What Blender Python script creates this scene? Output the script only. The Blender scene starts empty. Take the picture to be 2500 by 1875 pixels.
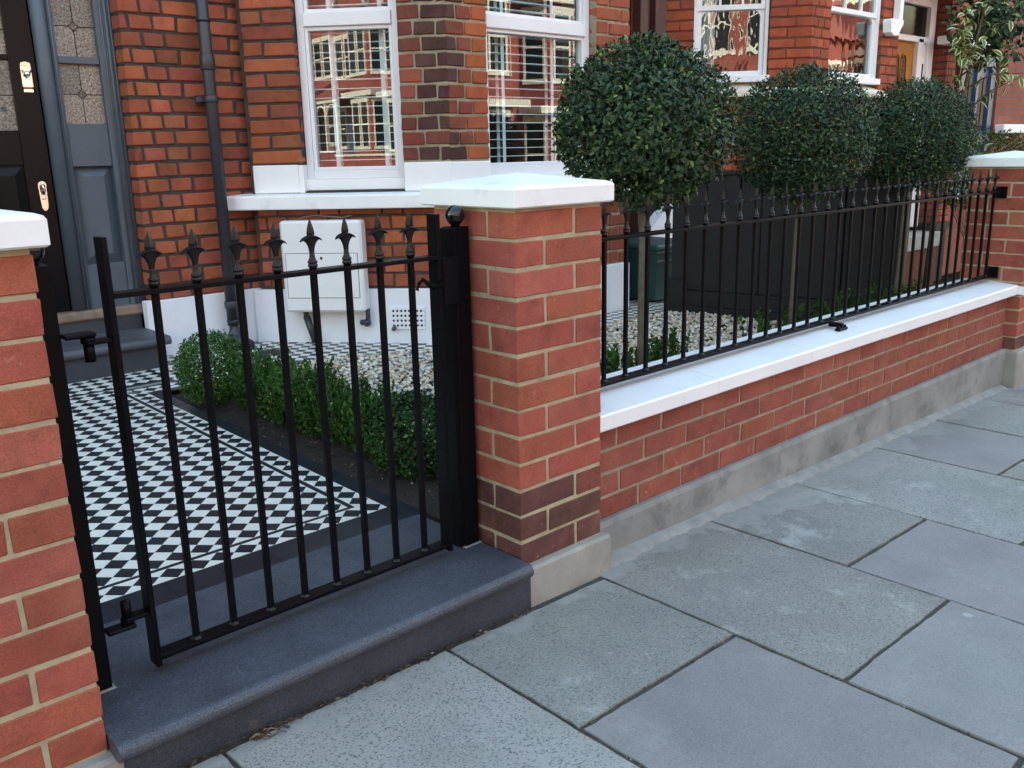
import bpy, math, random
import numpy as np
from mathutils import Vector, Matrix
rnd = random.Random(11)
S = bpy.context.scene
COL = S.collection
# ------------------------------------------------------------------ camera, sky, sun, exposure
CAM = np.array([-1.5666, -1.6760, 1.1159]); YAW, PITCH, ROLL, FPX = 0.7449, -0.2525, -0.0224, 2205.79
_f = np.array([math.sin(YAW)*math.cos(PITCH), math.cos(YAW)*math.cos(PITCH), math.sin(PITCH)])
_r = np.array([math.cos(YAW), -math.sin(YAW), 0.0]); _u = np.cross(_r, _f)
CR = _r*math.cos(ROLL)+_u*math.sin(ROLL); CU = -_r*math.sin(ROLL)+_u*math.cos(ROLL); CF = _f
cd = bpy.data.cameras.new('camera'); cam = bpy.data.objects.new('camera', cd); COL.objects.link(cam)
cd.sensor_width = 36; cd.lens = FPX/2500*36; cd.clip_start = .05; cd.clip_end = 600
mw = Matrix.Identity(4)
for i in range(3):
    mw[i][0] = CR[i]; mw[i][1] = CU[i]; mw[i][2] = -CF[i]; mw[i][3] = CAM[i]
cam.matrix_world = mw
S.camera = cam
SUN_EL, SUN_AZ = math.radians(33), math.radians(14)      # azimuth from +Y towards +X
W = bpy.data.worlds.new('World'); S.world = W; W.use_nodes = True
nt = W.node_tree; nt.nodes.clear()
sky = nt.nodes.new('ShaderNodeTexSky'); sky.sky_type = 'NISHITA'; sky.sun_disc = False
sky.sun_elevation = SUN_EL; sky.sun_rotation = SUN_AZ; sky.air_density = 2.0; sky.dust_density = .4; sky.ozone_density = .0
bg = nt.nodes.new('ShaderNodeBackground'); bg.inputs[1].default_value = .15
wo = nt.nodes.new('ShaderNodeOutputWorld'); nt.links.new(sky.outputs[0], bg.inputs[0]); nt.links.new(bg.outputs[0], wo.inputs[0])
sl = bpy.data.lights.new('sun', 'SUN'); sl.energy = 3.6; sl.angle = math.radians(.5); sl.color = (1, .92, .8)
sun = bpy.data.objects.new('sun', sl); COL.objects.link(sun)
sdir = Vector((math.sin(SUN_AZ)*math.cos(SUN_EL), math.cos(SUN_AZ)*math.cos(SUN_EL), math.sin(SUN_EL)))
sun.rotation_euler = sdir.to_track_quat('Z', 'Y').to_euler(); sun.location = (3, 20, 20)
S.view_settings.view_transform = 'Standard'; S.view_settings.look = 'None'; S.view_settings.gamma = 1
S.view_settings.exposure = 2.2; S.view_settings.use_curve_mapping = False

def proj(P):
    d = np.asarray(P, float)-CAM; z = d@CF
    return 1250+FPX*(d@CR)/z, 937.5-FPX*(d@CU)/z, z
# ------------------------------------------------------------------ materials
def new_mat(name):
    m = bpy.data.materials.new(name); m.use_nodes = True
    n = m.node_tree.nodes; b = n['Principled BSDF']
    return m, m.node_tree, n, b
def node(nt, t, **kw):
    x = nt.nodes.new(t)
    for k, v in kw.items(): setattr(x, k, v)
    return x
def noise(nt, pos, scale, detail=3, rough=.55, stretch=None):
    if stretch:
        mp = node(nt, 'ShaderNodeMapping'); mp.inputs['Scale'].default_value = stretch
        nt.links.new(pos, mp.inputs[0]); pos = mp.outputs[0]
    x = node(nt, 'ShaderNodeTexNoise'); x.inputs['Scale'].default_value = scale
    x.inputs['Detail'].default_value = detail; x.inputs['Roughness'].default_value = rough
    nt.links.new(pos, x.inputs['Vector']); return x.outputs[0]
def rng(nt, v, a, b, c=0., d=1.):
    x = node(nt, 'ShaderNodeMapRange'); x.inputs[1].default_value = a; x.inputs[2].default_value = b
    x.inputs[3].default_value = c; x.inputs[4].default_value = d; nt.links.new(v, x.inputs[0]); return x.outputs[0]
def mix(nt, fac, a, b, mode='MIX'):
    x = node(nt, 'ShaderNodeMix', data_type='RGBA', blend_type=mode)
    for sock, v in ((0, fac), (6, a), (7, b)):
        if isinstance(v, (int, float)): x.inputs[sock].default_value = v
        elif isinstance(v, tuple): x.inputs[sock].default_value = (*v[:3], 1)
        else: nt.links.new(v, x.inputs[sock])
    return x.outputs[2]
def bump(nt, b, h, strength, dist=.002):
    x = node(nt, 'ShaderNodeBump'); x.inputs['Strength'].default_value = strength; x.inputs['Distance'].default_value = dist
    nt.links.new(h, x.inputs['Height']); nt.links.new(x.outputs[0], b.inputs['Normal'])
def pos_of(nt): return node(nt, 'ShaderNodeNewGeometry').outputs['Position']
def basic(name, col, rough=.5, amt=.12, scale=8, bs=0, bst=.3, metal=0, spec=.5, coat=0, dirt=None, source=None):
    m, nt, n, b = new_mat(name); p = pos_of(nt)
    src = col
    if source == 'object': src = node(nt, 'ShaderNodeObjectInfo').outputs['Color']
    if source == 'attr': src = node(nt, 'ShaderNodeAttribute', attribute_name='Col').outputs['Color']
    v = rng(nt, noise(nt, p, scale, 5), .25, .75, 1-amt, 1+amt)
    c = mix(nt, 1., src, v, 'MULTIPLY')
    if dirt:
        c = mix(nt, rng(nt, noise(nt, p, dirt[1], 6, .7), dirt[2], dirt[2]+.15, 0, dirt[3]), c, dirt[0])
    nt.links.new(c, b.inputs['Base Color']); b.inputs['Roughness'].default_value = rough
    b.inputs['Metallic'].default_value = metal; b.inputs['Specular IOR Level'].default_value = spec
    b.inputs['Coat Weight'].default_value = coat
    if bs: bump(nt, b, noise(nt, p, bs, 4), bst)
    return m
def brick_mat(name, source, haze=.25, old=False):
    m, nt, n, b = new_mat(name); p = pos_of(nt)
    if source == 'object': src = node(nt, 'ShaderNodeObjectInfo').outputs['Color']
    else: src = node(nt, 'ShaderNodeAttribute', attribute_name='Col').outputs['Color']
    c = mix(nt, 1., src, rng(nt, noise(nt, p, 14, 5, .65), .25, .75, .66, 1.34), 'MULTIPLY')
    c = mix(nt, 1., c, rng(nt, noise(nt, p, 260, 3), .3, .7, .78, 1.2), 'MULTIPLY')
    c = mix(nt, rng(nt, noise(nt, p, 7, 4, .7), .5, .72, 0, .55), c, mix(nt, 1., c, (.62, .55, .6), 'MULTIPLY'))
    c = mix(nt, rng(nt, noise(nt, p, 5, 5, .7), .5, .74, 0, haze), c, (.42, .2, .15) if not old else (.2, .1, .07))
    if not old: c = mix(nt, rng(nt, noise(nt, p, 26, 5, .75), .62, .72, 0, .45), c, (.5, .27, .2))
    c = mix(nt, rng(nt, noise(nt, p, 90, 3, .6), .7, .76, 0, .5), c, (.5, .46, .4) if not old else (.08, .05, .04))
    nt.links.new(c, b.inputs['Base Color']); b.inputs['Roughness'].default_value = .85; b.inputs['Specular IOR Level'].default_value = .25
    bump(nt, b, noise(nt, p, 150 if not old else 110, 6, .7), .7, .003)
    return m
def mortar_mat(name, col, dark=(.1, .09, .07)):
    m, nt, n, b = new_mat(name); p = pos_of(nt)
    c = mix(nt, 1., col, rng(nt, noise(nt, p, 18, 5), .25, .75, .72, 1.25), 'MULTIPLY')
    c = mix(nt, rng(nt, noise(nt, p, 45, 4, .7), .58, .75, 0, .5), c, dark)
    nt.links.new(c, b.inputs['Base Color']); b.inputs['Roughness'].default_value = .95; b.inputs['Specular IOR Level'].default_value = .1
    bump(nt, b, noise(nt, p, 220, 4, .7), .6, .003)
    return m
def paving_mat(name, base, speck, lichen=.35, dark=.55, src=None):
    m, nt, n, b = new_mat(name); p = pos_of(nt)
    oc = node(nt, 'ShaderNodeObjectInfo').outputs['Color']
    c = mix(nt, 1., base, oc, 'MULTIPLY')
    c = mix(nt, 1., c, rng(nt, noise(nt, p, 3.2, 5, .6), .3, .7, .8, 1.18), 'MULTIPLY')
    c = mix(nt, rng(nt, noise(nt, p, 165, 2, .6), .55, .63, 0, speck), c, (.045, .048, .052))
    v = node(nt, 'ShaderNodeTexVoronoi'); v.inputs['Scale'].default_value = 88; nt.links.new(p, v.inputs['Vector'])
    c = mix(nt, rng(nt, v.outputs['Distance'], .16, .26, speck*.8, 0), c, (.07, .072, .078))
    v2 = node(nt, 'ShaderNodeTexVoronoi'); v2.inputs['Scale'].default_value = 70; nt.links.new(p, v2.inputs['Vector'])
    c = mix(nt, rng(nt, v2.outputs['Distance'], .08, .13, speck*.8, 0), c, (.5, .5, .5))
    c = mix(nt, rng(nt, noise(nt, p, 420, 2), .35, .65, .0, .3), c, (.36, .36, .37))
    c = mix(nt, rng(nt, noise(nt, p, 4.5, 6, .75), .56, .66, 0, lichen), c, (.36, .36, .33))
    c = mix(nt, rng(nt, noise(nt, p, 17, 6, .72), .62, .7, 0, lichen*.9), c, (.33, .33, .31))
    v3 = node(nt, 'ShaderNodeTexVoronoi'); v3.inputs['Scale'].default_value = 3.3; nt.links.new(p, v3.inputs['Vector'])
    c = mix(nt, rng(nt, v3.outputs['Distance'], .045, .055, .55, 0), c, (.4, .4, .38))
    c = mix(nt, rng(nt, noise(nt, p, 2.1, 4, .6), .5, .75, 0, .25), c, (.17, .2, .15))
    # cement slurry left on the slabs along the foot of the wall
    sx = node(nt, 'ShaderNodeSeparateXYZ'); nt.links.new(p, sx.inputs[0])
    ma = node(nt, 'ShaderNodeMath', operation='MULTIPLY_ADD'); nt.links.new(noise(nt, p, 5, 6, .68), ma.inputs[0]); ma.inputs[1].default_value = .62; nt.links.new(sx.outputs[1], ma.inputs[2])
    c = mix(nt, rng(nt, ma.outputs[0], .2, .25, 0, .8), c, mix(nt, noise(nt, p, 30, 4), (.2, .2, .185), (.33, .33, .31)))
    nt.links.new(c, b.inputs['Base Color']); b.inputs['Roughness'].default_value = .8; b.inputs['Specular IOR Level'].default_value = .35
    bump(nt, b, noise(nt, p, 190, 4, .7), .45, .002)
    return m
def granite_mat(name, base, light):
    m, nt, n, b = new_mat(name); p = pos_of(nt)
    c = mix(nt, rng(nt, noise(nt, p, 380, 5, .75), .42, .62, 0, 1), base, light)
    c = mix(nt, 1., c, rng(nt, noise(nt, p, 6, 5, .65), .3, .7, .75, 1.2), 'MULTIPLY')
    c = mix(nt, rng(nt, noise(nt, p, 11, 5, .7), .64, .72, 0, .3), c, (.16, .14, .09))
    nt.links.new(c, b.inputs['Base Color']); nt.links.new(rng(nt, noise(nt, p, 9, 4), .3, .7, .42, .62), b.inputs['Roughness'])
    bump(nt, b, noise(nt, p, 260, 3), .25, .001)
    return m
def glass_mat(name, tint=(.9, .95, .95), base=.1, ripple=0):
    m = bpy.data.materials.new(name); m.use_nodes = True; nt = m.node_tree; nt.nodes.clear()
    tr = node(nt, 'ShaderNodeBsdfTransparent'); tr.inputs[0].default_value = (*tint, 1)
    gl = node(nt, 'ShaderNodeBsdfGlossy'); gl.inputs['Roughness'].default_value = .0
    lw = node(nt, 'ShaderNodeLayerWeight'); lw.inputs[0].default_value = .5
    pw = node(nt, 'ShaderNodeMath', operation='POWER'); pw.inputs[1].default_value = 4; nt.links.new(lw.outputs['Facing'], pw.inputs[0])
    fac = rng(nt, pw.outputs[0], 0, 1, base, 1)
    mx = node(nt, 'ShaderNodeMixShader'); nt.links.new(fac, mx.inputs[0]); nt.links.new(tr.outputs[0], mx.inputs[1]); nt.links.new(gl.outputs[0], mx.inputs[2])
    if ripple:
        bm = node(nt, 'ShaderNodeBump'); bm.inputs['Strength'].default_value = ripple; bm.inputs['Distance'].default_value = .02
        p = pos_of(nt); nt.links.new(noise(nt, p, 5, 2, stretch=(1.5, 1.5, .7)), bm.inputs['Height']); nt.links.new(bm.outputs[0], gl.inputs['Normal'])
    o = node(nt, 'ShaderNodeOutputMaterial'); nt.links.new(mx.outputs[0], o.inputs[0])
    return m
def leaf_mat(name, dark, light, young, yfrac=.06, rough=.38, spec=.5):
    m, nt, n, b = new_mat(name)
    g = node(nt, 'ShaderNodeNewGeometry'); r = g.outputs['Random Per Island']
    c = mix(nt, r, dark, light)
    c = mix(nt, rng(nt, r, 1-yfrac, 1-yfrac+.002, 0, 1), c, young)
    c = mix(nt, 1., c, rng(nt, noise(nt, g.outputs['Position'], 6, 3), .3, .7, .7, 1.3), 'MULTIPLY')
    nt.links.new(c, b.inputs['Base Color']); b.inputs['Roughness'].default_value = rough; b.inputs['Specular IOR Level'].default_value = spec
    b.inputs['Transmission Weight'].default_value = 0
    return m
def vari_leaf_mat():
    m, nt, n, b = new_mat('variegated_leaf')
    c = node(nt, 'ShaderNodeAttribute', attribute_name='Col').outputs['Color']
    c = mix(nt, 1., c, rng(nt, noise(nt, pos_of(nt), 20, 3), .3, .7, .8, 1.2), 'MULTIPLY')
    nt.links.new(c, b.inputs['Base Color']); b.inputs['Roughness'].default_value = .4
    return m
def wall_tex_mat(name, c1, c2, mort, sc=1.0):
    m, nt, n, b = new_mat(name)
    tc = node(nt, 'ShaderNodeTexCoord'); g = node(nt, 'ShaderNodeNewGeometry')
    sx = node(nt, 'ShaderNodeSeparateXYZ'); nt.links.new(g.outputs['Position'], sx.inputs[0])
    ad = node(nt, 'ShaderNodeMath', operation='ADD'); nt.links.new(sx.outputs[0], ad.inputs[0]); nt.links.new(sx.outputs[1], ad.inputs[1])
    cb = node(nt, 'ShaderNodeCombineXYZ'); nt.links.new(ad.outputs[0], cb.inputs[0]); nt.links.new(sx.outputs[2], cb.inputs[1])
    br = node(nt, 'ShaderNodeTexBrick'); nt.links.new(cb.outputs[0], br.inputs['Vector'])
    br.inputs['Color1'].default_value = (*c1, 1); br.inputs['Color2'].default_value = (*c2, 1); br.inputs['Mortar'].default_value = (*mort, 1)
    br.inputs['Scale'].default_value = sc; br.inputs['Brick Width'].default_value = .225; br.inputs['Row Height'].default_value = .08; br.inputs['Mortar Size'].default_value = .008
    c = mix(nt, 1., br.outputs['Color'], rng(nt, noise(nt, g.outputs['Position'], 2.5, 4), .3, .7, .8, 1.2), 'MULTIPLY')
    nt.links.new(c, b.inputs['Base Color']); b.inputs['Roughness'].default_value = .9
    return m
MT = {}
MT['brick_obj'] = brick_mat('new_red_brick', 'object')
MT['brick_attr'] = brick_mat('new_red_brick_joined', 'attr')
MT['old_obj'] = brick_mat('old_red_brick', 'object', .3, True)
MT['old_attr'] = brick_mat('old_red_brick_joined', 'attr', .3, True)
MT['mortar'] = mortar_mat('buff_mortar', (.4, .35, .225))
MT['mortar_dark'] = mortar_mat('old_dark_mortar', (.062, .057, .05), (.014, .013, .012))
MT['mortar_grey'] = mortar_mat('grey_mortar', (.3, .265, .185))
MT['mortar_red'] = mortar_mat('red_mortar', (.13, .055, .035))
MT['white'] = basic('white_masonry_paint', (.8, .8, .8), .55, .03, 5, 60, .12, dirt=((.5, .5, .47), 7, .66, .3))
MT['white2'] = basic('white_smooth_paint', (.81, .82, .82), .45, .05, 4, 130, .1, dirt=((.42, .42, .37), 9, .57, .3))
MT['upvc'] = basic('white_plastic_frame', (.72, .73, .75), .3, .03, 4)
MT['render'] = basic('white_render', (.72, .74, .78), .7, .06, 6, 70, .35, dirt=((.4, .42, .42), 5, .68, .3))
MT['cement'] = basic('cement_plinth', (.29, .285, .25), .9, .25, 7, 150, .5, dirt=((.13, .13, .11), 6, .58, .55))
MT['cement3'] = basic('grey_cement_plinth', (.225, .23, .215), .9, .3, 5, 150, .5, dirt=((.1, .105, .095), 8, .52, .6))
MT['cement2'] = basic('pale_cement', (.25, .25, .235), .9, .25, 12, 120, .4, dirt=((.2, .2, .18), 14, .6, .4))
MT['iron'] = basic('black_gloss_iron_paint', (.0045, .0045, .006), .34, .2, 30, 160, .1, spec=.09)
MT['castiron'] = basic('black_cast_iron', (.007, .0065, .0065), .34, .3, 40, 220, .3, spec=.3)
MT['gloss'] = basic('glossy_black_ball', (.006, .006, .008), .1, .1, 10, spec=.6)
MT['weld'] = basic('bare_weld', (.2, .19, .18), .4, .3, 60, metal=.6)
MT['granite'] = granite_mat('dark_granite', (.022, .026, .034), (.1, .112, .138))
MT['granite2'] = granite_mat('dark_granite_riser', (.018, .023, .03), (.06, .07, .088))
MT['paving'] = paving_mat('aggregate_paving', (.205, .198, .172), .85, .6)
MT['paving_smooth'] = paving_mat('smooth_paving', (.172, .16, .15), .3, .14)
MT['joint'] = basic('soil_filled_joint', (.05, .045, .036), .95, .5, 60, 160, .8, dirt=((.08, .1, .04), 9, .55, .6))
MT['tile_white'] = basic('white_tile', (.72, .7, .62), .35, .08, 14, dirt=((.4, .4, .38), 13, .7, .4))
MT['tile_black'] = basic('black_tile', (.018, .021, .027), .35, .25, 14, spec=.3)
MT['grout'] = basic('tile_grout', (.2, .2, .2), .9, .2, 20)
MT['soil'] = basic('dark_soil', (.017, .012, .009), .95, .5, 20, 60, 1.0, dirt=((.05, .034, .022), 30, .6, .6))
MT['pebble'] = None
MT['door'] = basic('black_gloss_door_paint', (.007, .007, .008), .2, .1, 10, 25, .06, spec=.14)
MT['greyblue'] = basic('blue_grey_joinery_paint', (.07, .092, .115), .45, .1, 9, 60, .15)
MT['timber'] = basic('worn_timber_threshold', (.2, .14, .1), .75, .4, 12, 70, .5, dirt=((.07, .05, .04), 16, .55, .7))
MT['slate'] = granite_mat('slate_step', (.05, .055, .065), (.1, .105, .12))
MT['pipe'] = basic('dark_grey_downpipe', (.03, .033, .043), .4, .15, 10, 40, .1)
MT['brownpipe'] = basic('brown_painted_pipe', (.075, .03, .024), .5, .2, 8)
MT['chrome'] = basic('polished_metal', (.8, .78, .72), .12, .05, 20, metal=1)
MT['lead'] = basic('lead_came', (.03, .03, .03), .5, .2, 30, metal=.3)
MT['glass'] = glass_mat('window_glass', base=.085)
MT['glass_old'] = glass_mat('old_rippled_glass', base=.1, ripple=.05)
MT['blind'] = basic('white_blind', (.82, .85, .87), .5, .03, 6)
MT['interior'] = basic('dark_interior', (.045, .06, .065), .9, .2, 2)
MT['curtain'] = basic('pale_curtain', (.6, .58, .56), .9, .1, 6)
MT['meter'] = basic('white_meter_box', (.72, .74, .75), .4, .03, 5, dirt=((.3, .32, .3), 11, .68, .35))
MT['rubber'] = basic('dark_rubber', (.015, .015, .016), .7, .2, 20)
MT['shed'] = basic('black_stained_timber', (.0075, .008, .0115), .5, .3, 9, 50, .2, spec=.25, dirt=((.03, .03, .035), 30, .72, .5))
MT['bin'] = basic('dark_green_plastic', (.008, .045, .042), .45, .1, 6)
MT['bark'] = basic('grey_brown_bark', (.1, .085, .055), .9, .35, 40, 90, .7)
MT['twig'] = basic('twig', (.09, .065, .035), .9, .3, 40)
MT['greenstem'] = basic('green_stem', (.03, .06, .014), .7, .3, 40)
MT['leaf_tree'] = leaf_mat('privet_leaf', (.013, .032, .014), (.042, .082, .038), (.12, .18, .04), .07, .5, .25)
MT['leaf_box'] = leaf_mat('box_leaf', (.016, .05, .008), (.045, .115, .016), (.11, .2, .03), .06, .6, .15)
MT['leaf_boxdark'] = leaf_mat('dark_box_leaf', (.01, .03, .007), (.028, .07, .014), (.07, .12, .03), .04, .6, .15)
MT['leaf_sprig'] = leaf_mat('sprig_leaf', (.014, .045, .008), (.042, .11, .016), (.13, .22, .04), .06, .6, .15)
MT['leaf_fern'] = leaf_mat('feathery_leaf', (.02, .05, .012), (.06, .12, .025), (.13, .18, .04), .1, .6, .15)
MT['leaf_dead'] = leaf_mat('dead_leaf', (.035, .02, .011), (.12, .075, .04), (.26, .22, .16), .08, .8, .2)
MT['vari'] = vari_leaf_mat()
MT['yellowdoor'] = basic('varnished_oak_door', (.42, .17, .022), .6, .15, 10, spec=.2)
MT['bluedoor'] = basic('blue_door_paint', (.03, .075, .15), .4, .12, 9)
MT['oppwall'] = wall_tex_mat('opposite_red_brick', (.36, .075, .045), (.28, .06, .04), (.2, .08, .06))
MT['bodywall'] = wall_tex_mat('terrace_brick', (.3, .08, .04), (.24, .06, .035), (.12, .09, .07))
MT['cream'] = basic('cream_stone_paint', (.74, .69, .57), .6, .08, 3)
MT['rooftile'] = basic('red_roof_tile', (.28, .07, .045), .8, .25, 9)
MT['darkglass'] = basic('dark_room_glass', (.012, .012, .014), .12, .1, 3, spec=.1)
MT['asphalt'] = basic('asphalt', (.05, .05, .052), .9, .25, 6, 120, .4)
MT['ground'] = basic('ground', (.08, .08, .075), .95, .2, 1)
MT['slateroof'] = basic('slate_roof', (.06, .065, .075), .6, .2, 6)
def obscured_mat(name, a, b_, sc):
    m, nt, n, b = new_mat(name); p = pos_of(nt)
    v = node(nt, 'ShaderNodeTexVoronoi'); v.inputs['Scale'].default_value = sc; nt.links.new(p, v.inputs['Vector'])
    k = rng(nt, noise(nt, p, sc*1.3, 4, .75), .42, .62, 0, 1)
    c = mix(nt, k, a, b_); c = mix(nt, 1., c, node(nt, 'ShaderNodeObjectInfo').outputs['Color'], 'MULTIPLY')
    nt.links.new(c, b.inputs['Base Color']); b.inputs['Roughness'].default_value = .12; b.inputs['Specular IOR Level'].default_value = .8
    bump(nt, b, noise(nt, p, sc*1.1, 3, .7), .9, .006)
    return m
MT['obscured'] = obscured_mat('stippled_obscured_glass', (.1, .075, .05), (.3, .26, .22), 75)
def pebble_mat():
    m, nt, n, b = new_mat('pale_pebble')
    r = node(nt, 'ShaderNodeNewGeometry').outputs['Random Per Island']
    cr = node(nt, 'ShaderNodeValToRGB'); nt.links.new(r, cr.inputs[0]); e = cr.color_ramp
    e.interpolation = 'CONSTANT'
    cols = [(.52, .43, .3), (.6, .52, .39), (.4, .38, .33), (.66, .6, .5), (.45, .29, .13), (.56, .48, .36), (.22, .21, .2), (.72, .68, .6), (.5, .39, .26), (.62, .56, .47)]
    e.elements[0].color = (*cols[0], 1); e.elements[1].position = .1; e.elements[1].color = (*cols[1], 1)
    for i in range(2, 10):
        q = e.elements.new(i/10); q.color = (*cols[i], 1)
    c = mix(nt, 1., cr.outputs[0], rng(nt, noise(nt, pos_of(nt), 60, 3), .3, .7, .8, 1.15), 'MULTIPLY')
    nt.links.new(c, b.inputs['Base Color']); b.inputs['Roughness'].default_value = .6
    return m
MT['pebble'] = pebble_mat()
# ------------------------------------------------------------------ mesh building
class Fr:
    """a vertical wall plane: s along u, d outwards along n, z up"""
    def __init__(s, o, u, n): s.o = np.array(o, float); s.u = np.array(u, float); s.n = np.array(n, float)
    def P(s, a, d, z):
        q = s.o+s.u*a+s.n*d; return (q[0], q[1], z)
XY = Fr((0, 0), (1, 0), (0, 1))
class MB:
    def __init__(s): s.v = []; s.f = []; s.c = []; s.smooth = []
    def add(s, vs, fs, col=None, smooth=False):
        o = len(s.v); s.v += [tuple(map(float, v)) for v in vs]
        for f in fs: s.f.append(tuple(i+o for i in f)); s.c.append(col); s.smooth.append(smooth)
    def box(s, a, b, fr=XY, bev=0, jit=0, col=None):
        (x0, y0, z0), (x1, y1, z1) = a, b
        if not bev:
            vs = [fr.P(x, y, z) for z in (z0, z1) for x, y in ((x0, y0), (x1, y0), (x1, y1), (x0, y1))]
            s.add(vs, [(0, 3, 2, 1), (4, 5, 6, 7), (0, 1, 5, 4), (1, 2, 6, 5), (2, 3, 7, 6), (3, 0, 4, 7)], col)
        else:
            vs, fs = bevbox(x1-x0, y1-y0, z1-z0, bev, jit)
            c = ((x0+x1)/2, (y0+y1)/2, (z0+z1)/2)
            s.add([fr.P(v[0]+c[0], v[1]+c[1], v[2]+c[2]) for v in vs], fs, col)
    def prism(s, poly, z0, z1, fr=None, top_inset=0, col=None):
        n = len(poly)
        a = [(x, y, z0) for x, y in poly]; b = [(x, y, z1) for x, y in poly]
        s.add(a+b, [tuple(range(n-1, -1, -1)), tuple(range(n, 2*n))]+[(i, (i+1) % n, n+(i+1) % n, n+i) for i in range(n)], col)
    def wallprism(s, poly, d0, d1, fr):
        """polygon in (s,z) extruded along d"""
        n = len(poly)
        s.add([fr.P(a, d0, z) for a, z in poly]+[fr.P(a, d1, z) for a, z in poly],
              [tuple(range(n-1, -1, -1)), tuple(range(n, 2*n))]+[(i, (i+1) % n, n+(i+1) % n, n+i) for i in range(n)])
    def profile(s, pts, x0, x1, fr=XY, smooth=False):
        """closed (d,z) profile swept along s"""
        n = len(pts)
        vs = [fr.P(x0, d, z) for d, z in pts]+[fr.P(x1, d, z) for d, z in pts]
        s.add(vs, [(i, (i+1) % n, n+(i+1) % n, n+i) for i in range(n)], None, smooth); s.add(vs, [tuple(range(n-1, -1, -1)), tuple(range(n, 2*n))])
    def lathe(s, prof, c, seg=10, sx=1, sy=1, smooth=True, ridge=0):
        vs = []; fs = []
        for r, z in prof:
            for k in range(seg):
                a = 2*math.pi*k/seg
                vs.append((c[0]+r*sx*math.cos(a), c[1]+r*sy*math.sin(a), c[2]+z))
        m = len(prof)
        for i in range(m-1):
            for k in range(seg):
                fs.append((i*seg+k, i*seg+(k+1) % seg, (i+1)*seg+(k+1) % seg, (i+1)*seg+k))
        fs.append(tuple(range(seg-1, -1, -1))); fs.append(tuple((m-1)*seg+k for k in range(seg)))
        s.add(vs, fs, None, smooth)
    def tube(s, path, r, seg=8, smooth=True):
        path = [np.array(q, float) for q in path]; rr = r if isinstance(r, (list, tuple)) else [r]*len(path)
        vs = []; fs = []
        for i, q in enumerate(path):
            t = path[min(i+1, len(path)-1)]-path[max(i-1, 0)]; t /= np.linalg.norm(t)+1e-9
            ref = np.array((0, 0, 1.)) if abs(t[2]) < .9 else np.array((1., 0, 0))
            a = np.cross(t, ref); a /= np.linalg.norm(a); b = np.cross(a, t)
            for k in range(seg):
                w = 2*math.pi*k/seg; vs.append(q+rr[i]*(a*math.cos(w)+b*math.sin(w)))
        for i in range(len(path)-1):
            for k in range(seg): fs.append((i*seg+k, (i+1)*seg+k, (i+1)*seg+(k+1) % seg, i*seg+(k+1) % seg))
        fs.append(tuple(range(seg))); fs.append(tuple(reversed(range((len(path)-1)*seg, len(path)*seg))))
        s.add(vs, fs, None, smooth)
    def sphere(s, c, r, seg=14, rings=9):
        s.lathe([(max(1e-4, r*math.sin(math.pi*i/rings)), -r*math.cos(math.pi*i/rings)) for i in range(rings+1)], c, seg)
    def mesh(s, name, mat, org=(0, 0, 0)):
        me = bpy.data.meshes.new(name)
        ox, oy, oz = org
        me.from_pydata([(x-ox, y-oy, z-oz) for x, y, z in s.v], [], s.f)
        if any(c is not None for c in s.c):
            at = me.color_attributes.new('Col', 'FLOAT_COLOR', 'CORNER'); buf = []
            for f, c in zip(s.f, s.c): buf += list((*(c or (1, 1, 1)), 1))*len(f)
            at.data.foreach_set('color', buf)
        if any(s.smooth): me.polygons.foreach_set('use_smooth', s.smooth)
        me.materials.append(mat); me.update(); return me
ORG = {}
def _link(o, parent, origin):
    COL.objects.link(o)
    origin = Vector(origin)
    if parent is not None:
        o.parent = parent; o.location = origin-ORG[parent.name]
    else: o.location = origin
    ORG[o.name] = origin
    return o
def part(name, mb, mat, parent, label=None, origin=None, kind=None):
    org = tuple(origin if origin is not None else ORG[parent.name])
    o = bpy.data.objects.new(name, mb.mesh(name, mat, org))
    _link(o, parent, org)
    if label: o['label'] = label
    if kind: o['kind'] = kind
    return o
def inst(name, mesh, parent, origin, rot=0, color=None):
    o = bpy.data.objects.new(name, mesh); _link(o, parent, origin); o.rotation_euler[2] = rot
    if color: o.color = (*color, 1)
    return o
def thing(name, loc, label, cat, group=None):
    o = bpy.data.objects.new(name, None); o.empty_display_size = .1; _link(o, None, loc)
    o['label'] = label; o['category'] = cat
    if group: o['group'] = group
    return o
def solo(name, mb, mat, loc, label, cat, group=None):
    o = bpy.data.objects.new(name, mb.mesh(name, mat, loc)); _link(o, None, loc)
    o['label'] = label; o['category'] = cat
    if group: o['group'] = group
    return o
def structure(name, mb=None, mat=None, loc=(0, 0, 0), kind='structure'):
    o = bpy.data.objects.new(name, mb.mesh(name, mat, loc) if mb else None); _link(o, None, loc); o['kind'] = kind
    return o
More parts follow.
